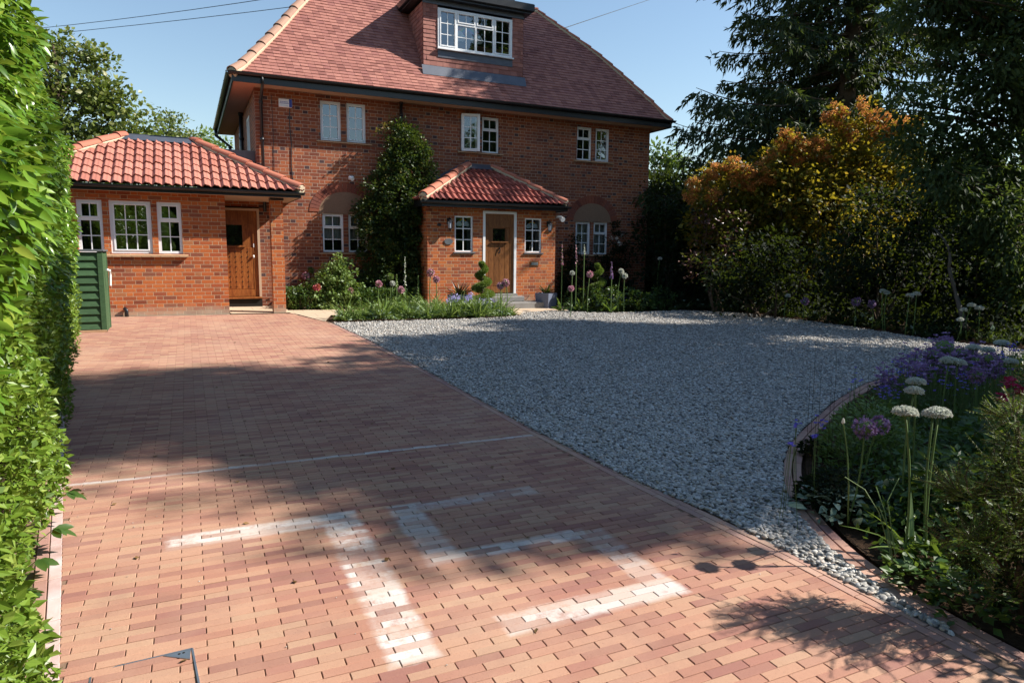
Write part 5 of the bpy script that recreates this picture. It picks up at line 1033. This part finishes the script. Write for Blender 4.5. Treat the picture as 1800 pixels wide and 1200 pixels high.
spike(712, 452, 500, 15, .05, M['petalwhite'], 'pale green and white flower spire before the climber'); spike(988, 428, 465, 15.9, .05, M['petalpink'], 'pink foxglove spire just right of the porch'); spike(1013, 430, 468, 15.9, .05, M['petalpink'], 'pink foxglove spire under the right window'); spike(1027, 430, 446, 15.9, .04, M['petalwhite'], 'white foxglove spire under the right window'); spike(1075, 460, 490, 15.9, .06, M['petalpurple'], 'dim purple foxglove spire at the right climbing rose')
spike(735, 485, 515, 14.6, .04, M['lightleaf'], 'greenish seed spike left of the porch'); spike(697, 482, 505, 14.5, .05, M['lightleaf'], 'greenish bell spike in front of the climber')
# shrub roses and other clumps
def gp(x, y): return on_g(x, y)
rb = WB([(585, 475, 15), (600, 465, 14), (572, 495, 18), (597, 490, 20), (612, 480, 12), (560, 512, 15), (590, 515, 22), (615, 505, 14), (606, 525, 16), (570, 530, 14)], YH-.75, 1)
shrub('rose_bush', 'rounded pale green bush under the left ground floor window', rb, 800, .07, M['lightleaf'], sub=.13, subn=22, kind='fold', asp=.75, fill=.3)
shrub('rose_bush', 'low leafy rose with a pink bloom by the annexe pillar', WB([(515, 512, 12), (530, 520, 14), (548, 525, 14), (515, 530, 12), (540, 505, 8), (555, 540, 8)], YH-.8, 1), 600, .06, M['midleaf'], sub=.12, subn=22, kind='fold')
fl_ = on_y(557, 505, YH-.95); r_ = thing('rose_bloom', tuple(fl_), 'single bright pink rose bloom beside the annexe pillar', 'flower'); florets(fl_, .06, 60, .05, M['petalred'] if False else leaf_mat('rose_pink', [(0, (.6, .08, .14)), (1, (.8, .2, .25))], .3), r_)
shrub('leafy_plant', 'broad leaved plant left of the porch corner', WB([(760, 540, 14), (735, 535, 14), (715, 535, 13), (690, 540, 12), (780, 545, 10)], YH-2.1, 1), 500, .08, M['lightleaf'], sub=.12, subn=18, kind='fold', stem=False)
shrub('campanula', 'lilac campanula in front of the left planter', WB([(800, 523, 8), (815, 527, 9), (830, 524, 9), (848, 528, 8), (790, 532, 8), (862, 533, 7)], 13.75, 1), 900, .045, M['petallilac'], sub=.08, subn=26, stem=False, cat='flowers')
shrub('campanula', 'violet blue campanula before the right spiral topiary', WB([(1060, 525, 9), (1075, 528, 11), (1090, 532, 9), (1050, 530, 7), (1100, 540, 8)], 14.0, 1), 700, .05, M['petalblue'], sub=.08, subn=24, stem=False, cat='flowers')
shrub('mound_plant', 'rounded green mound at the right side of the path', [(8.75, 13.85, .38, .30), (9.2, 13.75, .38, .32), (9.7, 13.8, .40, .32), (10.2, 13.85, .38, .34), (8.6, 14.3, .4, .28), (10.8, 13.9, .36, .34)], 500, .07, M['midleaf'], sub=.13, subn=16, kind='fold', stem=False)
shrub('dark_shrub', 'dark leafy clump below the right ground floor window', WB([(990, 480, 14), (1000, 505, 16), (1020, 490, 16), (1030, 515, 16), (1060, 500, 16), (1085, 520, 14), (1012, 470, 10), (1110, 515, 12), (985, 510, 12)], YH-.6, 1), 420, .08, M['darkleaf'], sub=.14, subn=16, kind='fold')
# planters and spirals
def planter(x, y, s, h, label, ang=0):
    z = gz(x, y)+.004; rt = thing('planter', (x, y, z), label, 'planter'); ca, sa = math.cos(ang), math.sin(ang); m = MB(); R = lambda u, v, w_: (x+u*ca-v*sa, y+u*sa+v*ca, z+w_)
    t_ = s*.90; vs = [R(*q) for q in [(-t_, -t_, 0), (t_, -t_, 0), (t_, t_, 0), (-t_, t_, 0), (-s, -s, h), (s, -s, h), (s, s, h), (-s, s, h), (-s*.84, -s*.84, h), (s*.84, -s*.84, h), (s*.84, s*.84, h), (-s*.84, s*.84, h), (-s*.82, -s*.82, h-.06), (s*.82, -s*.82, h-.06), (s*.82, s*.82, h-.06), (-s*.82, s*.82, h-.06)]]
    m.add(vs, [(3, 2, 1, 0)]+[(4*k+j, 4*k+(j+1) % 4, 4*k+4+(j+1) % 4, 4*k+4+j) for k in range(3) for j in range(4)]); m.build('pot', M['planter'], rt)
    m = MB(); m.quad(*[R(a*s*.82, b*s*.82, h-.05) for a, b in ((-1, -1), (1, -1), (1, 1), (-1, 1))]); m.build('soil', M['soil'], rt); return rt
pr = on_y(960, 520, 14.78); pr[2] = gz(*pr[:2]); planter(pr[0], pr[1], .20, .36, 'square slate blue planter right of the porch door', .5)
pl = on_y(808, 520, 14.55); pl[2] = gz(*pl[:2]); planter(pl[0], pl[1], .20, .36, 'square slate blue planter left of the porch door', .3)
blk = thing('cordyline', (pr[0], pr[1], pr[2]+.32), 'dark spiky plant in the right planter', 'plant'); 
def pot_blades(rt, p, z, mat, h, n=40, w=.03): 
    a = rng.random(n)*2*PI; el = rng.uniform(.4, 1.4, n); leaves('leaves', np.tile([p[0], p[1], z], (n, 1))+rng.normal(0, .03, (n, 3))*[1, 1, 0], np.stack([np.cos(a)*np.cos(el), np.sin(a)*np.cos(el), np.sin(el)], 1), h*rng.uniform(.6, 1.1, n), w, mat, rt, 'long', .8, .3)
pot_blades(blk, pr, pr[2]+.30, M['darkleaf'], .32); pk = thing('cordyline', (pl[0], pl[1], pl[2]+.32), 'reddish spiky plant in the left planter', 'plant'); pot_blades(pk, pl, pl[2]+.30, M['redleaf'], .42); pot_blades(pk, pl, pl[2]+.28, M['lightleaf'], .22, 40, .05)
def spiral(x, y, label, h=1.08, r0=.30):
    z = gz(x, y); rt = thing('spiral_topiary', (x, y, z), label, 'topiary'); m = MB(); m.tube([(x, y, z-.03), (x, y, z+h)], [.022, .01], 7); m.build('trunk', M['bark'], rt)
    n = 26000; f = rng.random(n)**1.15; turns = 3.4; a = f*turns*2*PI; rr = r0*(1-f)**.85+.03; tr_ = .135*(1-f*.55); u = unit(rng.normal(size=(n, 3)))*(rng.random((n, 1))**.25)*tr_[:, None]
    Pq = np.stack([x+np.cos(a)*rr*.62, y+np.sin(a)*rr*.62, z+.12+f*(h-.12)], 1)+u*np.array([1.15, 1.15, .72]); leaves('foliage', Pq, unit(u)+rng.normal(0, .4, (n, 3)), .022, .014, M['box'], rt, 'quad', .4, .1); return rt
M['box'] = leaf_mat('box_leaf', [(0, (.06, .11, .015)), (.5, (.12, .20, .03)), (1, (.34, .42, .10))], .3)
q = on_y(848, 520, 14.25); spiral(q[0], q[1], 'clipped spiral topiary left of the porch door', 1.10); q = on_y(1050, 520, 14.15); spiral(q[0], q[1], 'clipped spiral topiary right of the path', 1.10)
# ------------------------------------------------------------------ near bed on the right
NB = [tuple(p+np.array([.16, -.10])) for p in BEDS[BEDS[:, 1] > .6]]+[(13.8, 4.0), (9, 1.5), (5, -.5), (3.2, -.5)]
bed_soil('near_bed_soil', [tuple(p+np.array([.14, -.09])) for p in BEDS[BEDS[:, 1] > .6]]+[(13.8, 4.0), (9, 1.5), (5, -.5), (3.2, -.5)], -.004)
def nearbed_h(p): return np.clip((np.hypot(p[:, 0]-2.9, p[:, 1]-1.2)-.45)*.45, .12, 1.0)
def dist_edge(p): return np.min(np.hypot(p[:, None, 0]-BEDS[None, ::3, 0], p[:, None, 1]-BEDS[None, ::3, 1]), 1)
q = polypts(95000, NB); de = dist_edge(q); q = q[(de > .20) & (q[:, 0] > 3.1)]; de = dist_edge(q); q = q[rng.random(len(q)) < np.clip((de-.15)*2.2, .03, 1)*np.clip(5/np.hypot(q[:, 0], q[:, 1]), .25, 1)]; 
low_leaves('near_bed_planting', q, .34, .050, M['midleaf'], None, lambda p: np.clip(dist_edge(p)*1.2, .1, 1), label='shaded leafy ground cover filling the near flower bed', cat='ground cover', kind='stuff')
q = polypts(5200, NB); q = q[dist_edge(q) < .5]; low_leaves('leaf_litter', q, .02, .03, M['litter'], None, None, label='dry brown leaf litter on the soil of the near bed', cat='litter', kind='stuff')
def clump(name, label, cat, x, y, d, r_m, h, size, mat, n=500, kind='fold', asp=.6, up=.3, base=None):
    c = on_g(x, y) if d is None else at(x, y, d); rt = thing(name, (c[0], c[1], gz(c[0], c[1])), label, cat); a = rng.random(n)*2*PI; r = rng.random(n)**.6*r_m; z = gz(c[0], c[1])+h*rng.random(n)**.7*(1-(r/r_m)**2*.6)
    Pq = np.stack([c[0]+r*np.cos(a), c[1]+r*np.sin(a), z], 1); Dq = np.stack([np.cos(a), np.sin(a), np.full(n, up)], 1)+rng.normal(0, .35, (n, 3)); L = size*rng.uniform(.6, 1.2, n); leaves('leaves', Pq, Dq, L, L*asp, mat, rt, kind, .8, .3); return rt
clump('lambs_ear', 'silvery lambs ear rosette near the brick bed edge', 'plant', 1468, 905, None, .19, .16, .10, M['silver'], 110, 'long', .33, .5); clump('lambs_ear', 'smaller silvery rosette right behind the lambs ear', 'plant', 1530, 900, None, .12, .20, .10, M['silver'], 60, 'long', .3, .8)
clump('fern_clump', 'feathery olive green mound behind the lambs ear', 'plant', 1535, 700, 4.9, .34, .55, .045, M['lightleaf'], 2600, 'fold', .4, .6); clump('geranium', 'olive green mound left of the white alliums', 'plant', 1480, 790, 4.2, .25, .25, .04, M['darkleaf'], 1500)
clump('leafy_clump', 'bright leaf clump right of the two nearest white alliums', 'plant', 1690, 790, 3.9, .30, .48, .075, M['midleaf'], 700, 'fold', .6, .3); clump('leafy_clump', 'toothed leaf clump behind the nearest white alliums', 'plant', 1750, 720, 4.6, .35, .55, .08, M['midleaf'], 800, 'fold', .6, .3)
clump('hosta', 'broad leaved hosta beside the brick edge', 'plant', 1590, 985, None, .10, .13, .085, M['midleaf'], 30, 'long', .62, .9); clump('hosta', 'dark broad leaved hosta at the foot of the yew', 'plant', 1665, 1010, None, .10, .14, .09, M['midleaf'], 26, 'long', .6, .9)
lt = thing('allium_leaves', tuple(on_g(1610, 985)), 'pale yellow drooping strap leaves at the allium stem foot', 'plant'); g0 = on_g(1605, 990)
Dq = np.array([(-.5, .1, .9), (.3, .4, .9), (-.2, -.5, .8), (.5, -.1, 1), (-.6, -.2, .5), (.1, .3, 1.2), (-.35, .35, 1.0)]); leaves('blades', np.tile(g0, (7, 1)), Dq, np.array([.30, .26, .24, .28, .26, .34, .32]), .030, M['lightleaf'], lt, 'long', .9, .8)
clump('leafy_clump', 'dark low leaf clump beside the edging below the hosta', 'plant', 1625, 1030, None, .16, .16, .06, M['midleaf'], 160, 'fold', .65, .4); clump('leafy_clump', 'dark leaf clump under the yew near the bottom right corner', 'plant', 1700, 1085, None, .15, .2, .05, M['midleaf'], 160, 'fold', .65, .4); clump('leafy_clump', 'leaf clump between the lambs ear and the hosta', 'plant', 1560, 935, None, .13, .16, .05, M['midleaf'], 200, 'fold', .65, .4)
clump('leafy_clump', 'low leaf clump behind the smaller silvery rosette', 'plant', 1590, 900, None, .2, .26, .055, M['midleaf'], 260, 'fold', .65, .4); clump('leafy_clump', 'low green clump at the left tip of the bed beside the edging', 'plant', 1432, 800, None, .12, .14, .045, M['darkleaf'], 260, 'fold', .65, .4)
def geraniums(name, label, mat, spots, n=26, pet=.016):
    c0 = at(spots[0][0], spots[0][1], spots[0][3]); rt = thing(name, (c0[0], c0[1], gz(c0[0], c0[1])), label, 'flowers'); Pq, st = [], MB()
    for x, y, r, d in spots:
        for _ in range(n): c = at(x+rng.normal(0, r*.5), y+rng.normal(0, r*.5), d+rng.normal(0, .12)); Pq.append(c); st.tube([(c[0]+rng.normal(0, .03), c[1]+rng.normal(0, .03), gz(c[0], c[1])), tuple(c)], .0018, 4) if rng.random() < .5 else None
    Pq = np.array(Pq); P5 = np.repeat(Pq, 5, 0); a = np.tile(np.arange(5)*2*PI/5, len(Pq)); Dq = np.stack([np.cos(a), np.sin(a), .3+0*a], 1)+np.repeat(rng.normal(0, .35, Pq.shape), 5, 0); leaves('flowers', P5, Dq, pet, pet*.8, mat, rt, 'quad', .8, .1); st.build('stems', M['stem'], rt)
geraniums('cranesbill', 'violet blue cranesbill flowers at the left tip of the near bed', M['petalblue'], [(1500, 665, 20, 5.2), (1400, 745, 6, 4.3), (1445, 740, 12, 4.2), (1390, 780, 4, 4.0), (1432, 768, 4, 4.1)], 9)
geraniums('cranesbill', 'violet blue cranesbill drift behind the fern mound', M['petalblue'], [(1580, 650, 24, 5.8), (1610, 655, 24, 5.8), (1560, 690, 20, 5.2)], 24)
geraniums('cranesbill', 'violet blue cranesbill drift around the far white alliums', M['petalblue'], [(1660, 670, 24, 5.4), (1700, 670, 24, 5.2), (1780, 610, 14, 6), (1760, 625, 12, 6)], 20)
geraniums('columbine', 'muted purple columbine haze at the back of the near bed', M['petalpurple'], [(1600, 640, 26, 6.3), (1640, 620, 26, 6.5), (1690, 640, 30, 6.2), (1720, 650, 24, 5.8), (1660, 605, 18, 6.7), (1560, 670, 22, 5.8), (1750, 650, 20, 5.6), (1620, 655, 26, 5.9), (1670, 640, 26, 6.0), (1710, 625, 24, 6.3)], 75, .032)
geraniums('peony', 'dark crimson blooms near the right edge', M['petalred'], [(1775, 675, 12, 4.9), (1765, 700, 9, 4.8), (1790, 690, 10, 4.8)], 26, .03)
gr = thing('tall_grass', tuple(on_g(1450, 800)), 'very thin tall grass stems in front of the gravel', 'grass'); m = MB()
for x, y1, y0, d in ((1425, 640, 790, 4.1), (1434, 600, 760, 4.3), (1444, 640, 800, 4.1), (1471, 620, 770, 4.3), (1530, 605, 700, 4.8), (1482, 690, 800, 4.0), (1462, 660, 790, 4.1)):
    a = at(x, y1, d); m.tube([(a[0]+.02, a[1], gz(a[0], a[1])), tuple(a-U0*.2+np.array([.008, 0, 0])), tuple(a)], [.0018, .0012, .0007], 4)
m.build('stems', M['twigs'], gr)
bd = thing('flower_bud_stem', tuple(on_g(1490, 880)), 'single pale bud on a bent stem left of the white alliums', 'flower'); a = at(1482, 742, 3.5); m = MB(); m.tube([tuple(on_g(1490, 925)), tuple(at(1492, 850, 3.45)), tuple(at(1489, 790, 3.48)), tuple(a)], [.004, .004, .0035, .003], 6); m.build('stem', M['stem'], bd); m = MB(); m.lathe(a, [(.003, -.01), (.009, 0), (.006, .015), (.001, .024)], 8); m.build('bud', M['petalwhite'], bd)
st = thing('bent_stems', tuple(on_g(1560, 950)), 'pale arching bare stems over the hosta', 'plant'); m = MB()
for pp_ in ([(1562, 960, 2.95), (1545, 900, 3.0), (1520, 860, 3.05), (1485, 838, 3.1)], [(1570, 990, 2.9), (1562, 930, 2.95), (1545, 890, 3.0)], [(1565, 975, 2.9), (1556, 900, 3.0), (1540, 855, 3.1)], [(1575, 985, 2.85), (1560, 880, 2.95), (1580, 840, 3.0)]): m.tube([at(*q_) for q_ in pp_], .0023, 5)
m.build('stems', M['stem'], st)
# yew at the right edge
yb_ = PB([(1800, 790, 60), (1760, 830, 60), (1820, 870, 80), (1740, 890, 60), (1800, 950, 80), (1740, 970, 60), (1790, 740, 40), (1850, 1000, 90), (1700, 870, 40), (1780, 1040, 60), (1700, 960, 46), (1880, 880, 90)], 2.9)
yw = thing('yew_bush', tuple(on_g(1800, 1090)), 'bushy yew with yellow green sprays at the right picture edge', 'shrub')
P_, D_ = [], []; tw = MB()
for b in yb_:
    for _ in range(60):
        u = unit(rng.normal(size=3)); u[2] = abs(u[2])*.6; c = np.array(b[:3])+u*b[3]*rng.uniform(.4, 1.0); d = unit(u+rng.normal(0, .4, 3)+np.array([-.3, -.1, .15])); L_ = rng.uniform(.07, .14); s = unit(np.cross(d, U0)+rng.normal(0, .2, 3)); tw.tube([c, c+d*L_], .0015, 3)
        for k in range(22):
            f = k/21; sd = 1 if k % 2 else -1; P_.append(c+d*L_*f); D_.append(s*sd+d*.55)
leaves('foliage', np.array(P_), np.array(D_), rng.uniform(.016, .026, len(P_)), .0042, M['yew'], yw, 'quad', .9, .1); tw.build('twigs', M['bark'], yw)
foliage('inner_foliage', [(b[0]+.06, b[1]+.02, b[2]-.03, b[3]*.7) for b in yb_], 2200, .022, M['darkleaf'], yw, sub=.05, subn=60)
m = MB()
for b in yb_[:8]: limb(m, tuple(on_g(1800, 1090)), b[:3], .014, .004)
m.build('stems', M['bark'], yw)
# overhanging sprig whose shadow falls on the near paving comes from this shrub beside the viewer
shrub('leafy_shrub', 'leafy shrub right of the viewer casting shade on the bed edge', [(3.75, 1.0, .75, .32), (3.9, 1.4, .6, .3), (4.2, .9, .9, .4), (3.5, .75, .5, .25)], 260, .075, M['midleaf'], sub=.16, subn=14, kind='fold')
# fallen leaves on the drive
q = np.stack([rng.uniform(-.9, 2.4, 46), rng.uniform(2.2, 11, 46)], 1); z = np.array([gz(*p) for p in q])+.008; leaves('fallen_leaf', np.c_[q, z], rng.normal(0, 1, (46, 3))*[1, 1, .05], .035, .022, M['litter'], None, 'fold', .98, .1, label='few dry leaves lying on the brick drive', cat='litter', kind='stuff')
q = np.stack([rng.uniform(-.9, 2.5, 160), rng.uniform(2.0, 8, 160)], 1); pz = np.c_[q, np.array([gz(*p) for p in q])+.004]; o = scatter_pebbles('stray_grit', pz, .002, .005, 1); tag(o, 'stray pale grit on the brick drive', 'grit', kind='stuff')
q = BEDS[(BEDS[:, 1] > 1.4)]; 
# ------------------------------------------------------------------ camera, light, sky
cam = bpy.data.cameras.new('camera'); co = bpy.data.objects.new('camera', cam); col.objects.link(co)
cam.sensor_width = 36; cam.lens = FPX/1800*36; cam.clip_end = 2000; cam.clip_start = .05
from mathutils import Matrix, Vector
co.matrix_world = Matrix(((RT[0], -DN[0], -FWD[0], CAM[0]), (RT[1], -DN[1], -FWD[1], CAM[1]), (RT[2], -DN[2], -FWD[2], CAM[2]), (0, 0, 0, 1)))
sc.camera = co
sl = bpy.data.lights.new('sun', 'SUN'); sl.energy = 5.0; sl.angle = math.radians(.55); sl.color = (1, .94, .85)
so = bpy.data.objects.new('sun', sl); col.objects.link(so); so.rotation_euler = Vector(SUN).to_track_quat('Z', 'Y').to_euler(); so.location = (20, -5, 25)
w = bpy.data.worlds.new('World'); sc.world = w; w.use_nodes = True; nt = w.node_tree; nt.nodes.clear()
sk = nt.nodes.new('ShaderNodeTexSky'); sk.sky_type = 'NISHITA'; sk.sun_disc = False; sk.sun_elevation = math.asin(SUN[2]); sk.sun_rotation = math.atan2(SUN[0], SUN[1])
sk.air_density = 1.3; sk.dust_density = .15; sk.ozone_density = 2.1
bg = nt.nodes.new('ShaderNodeBackground'); bg.inputs[1].default_value = .086; wo = nt.nodes.new('ShaderNodeOutputWorld')
nt.links.new(sk.outputs[0], bg.inputs[0]); nt.links.new(bg.outputs[0], wo.inputs[0])
sc.view_settings.view_transform = 'Standard'; sc.view_settings.look = 'None'; sc.view_settings.gamma = 1; sc.view_settings.exposure = .93
sc.cycles.max_bounces = 8; sc.cycles.diffuse_bounces = 3; sc.cycles.transparent_max_bounces = 12; sc.cycles.use_denoising = True
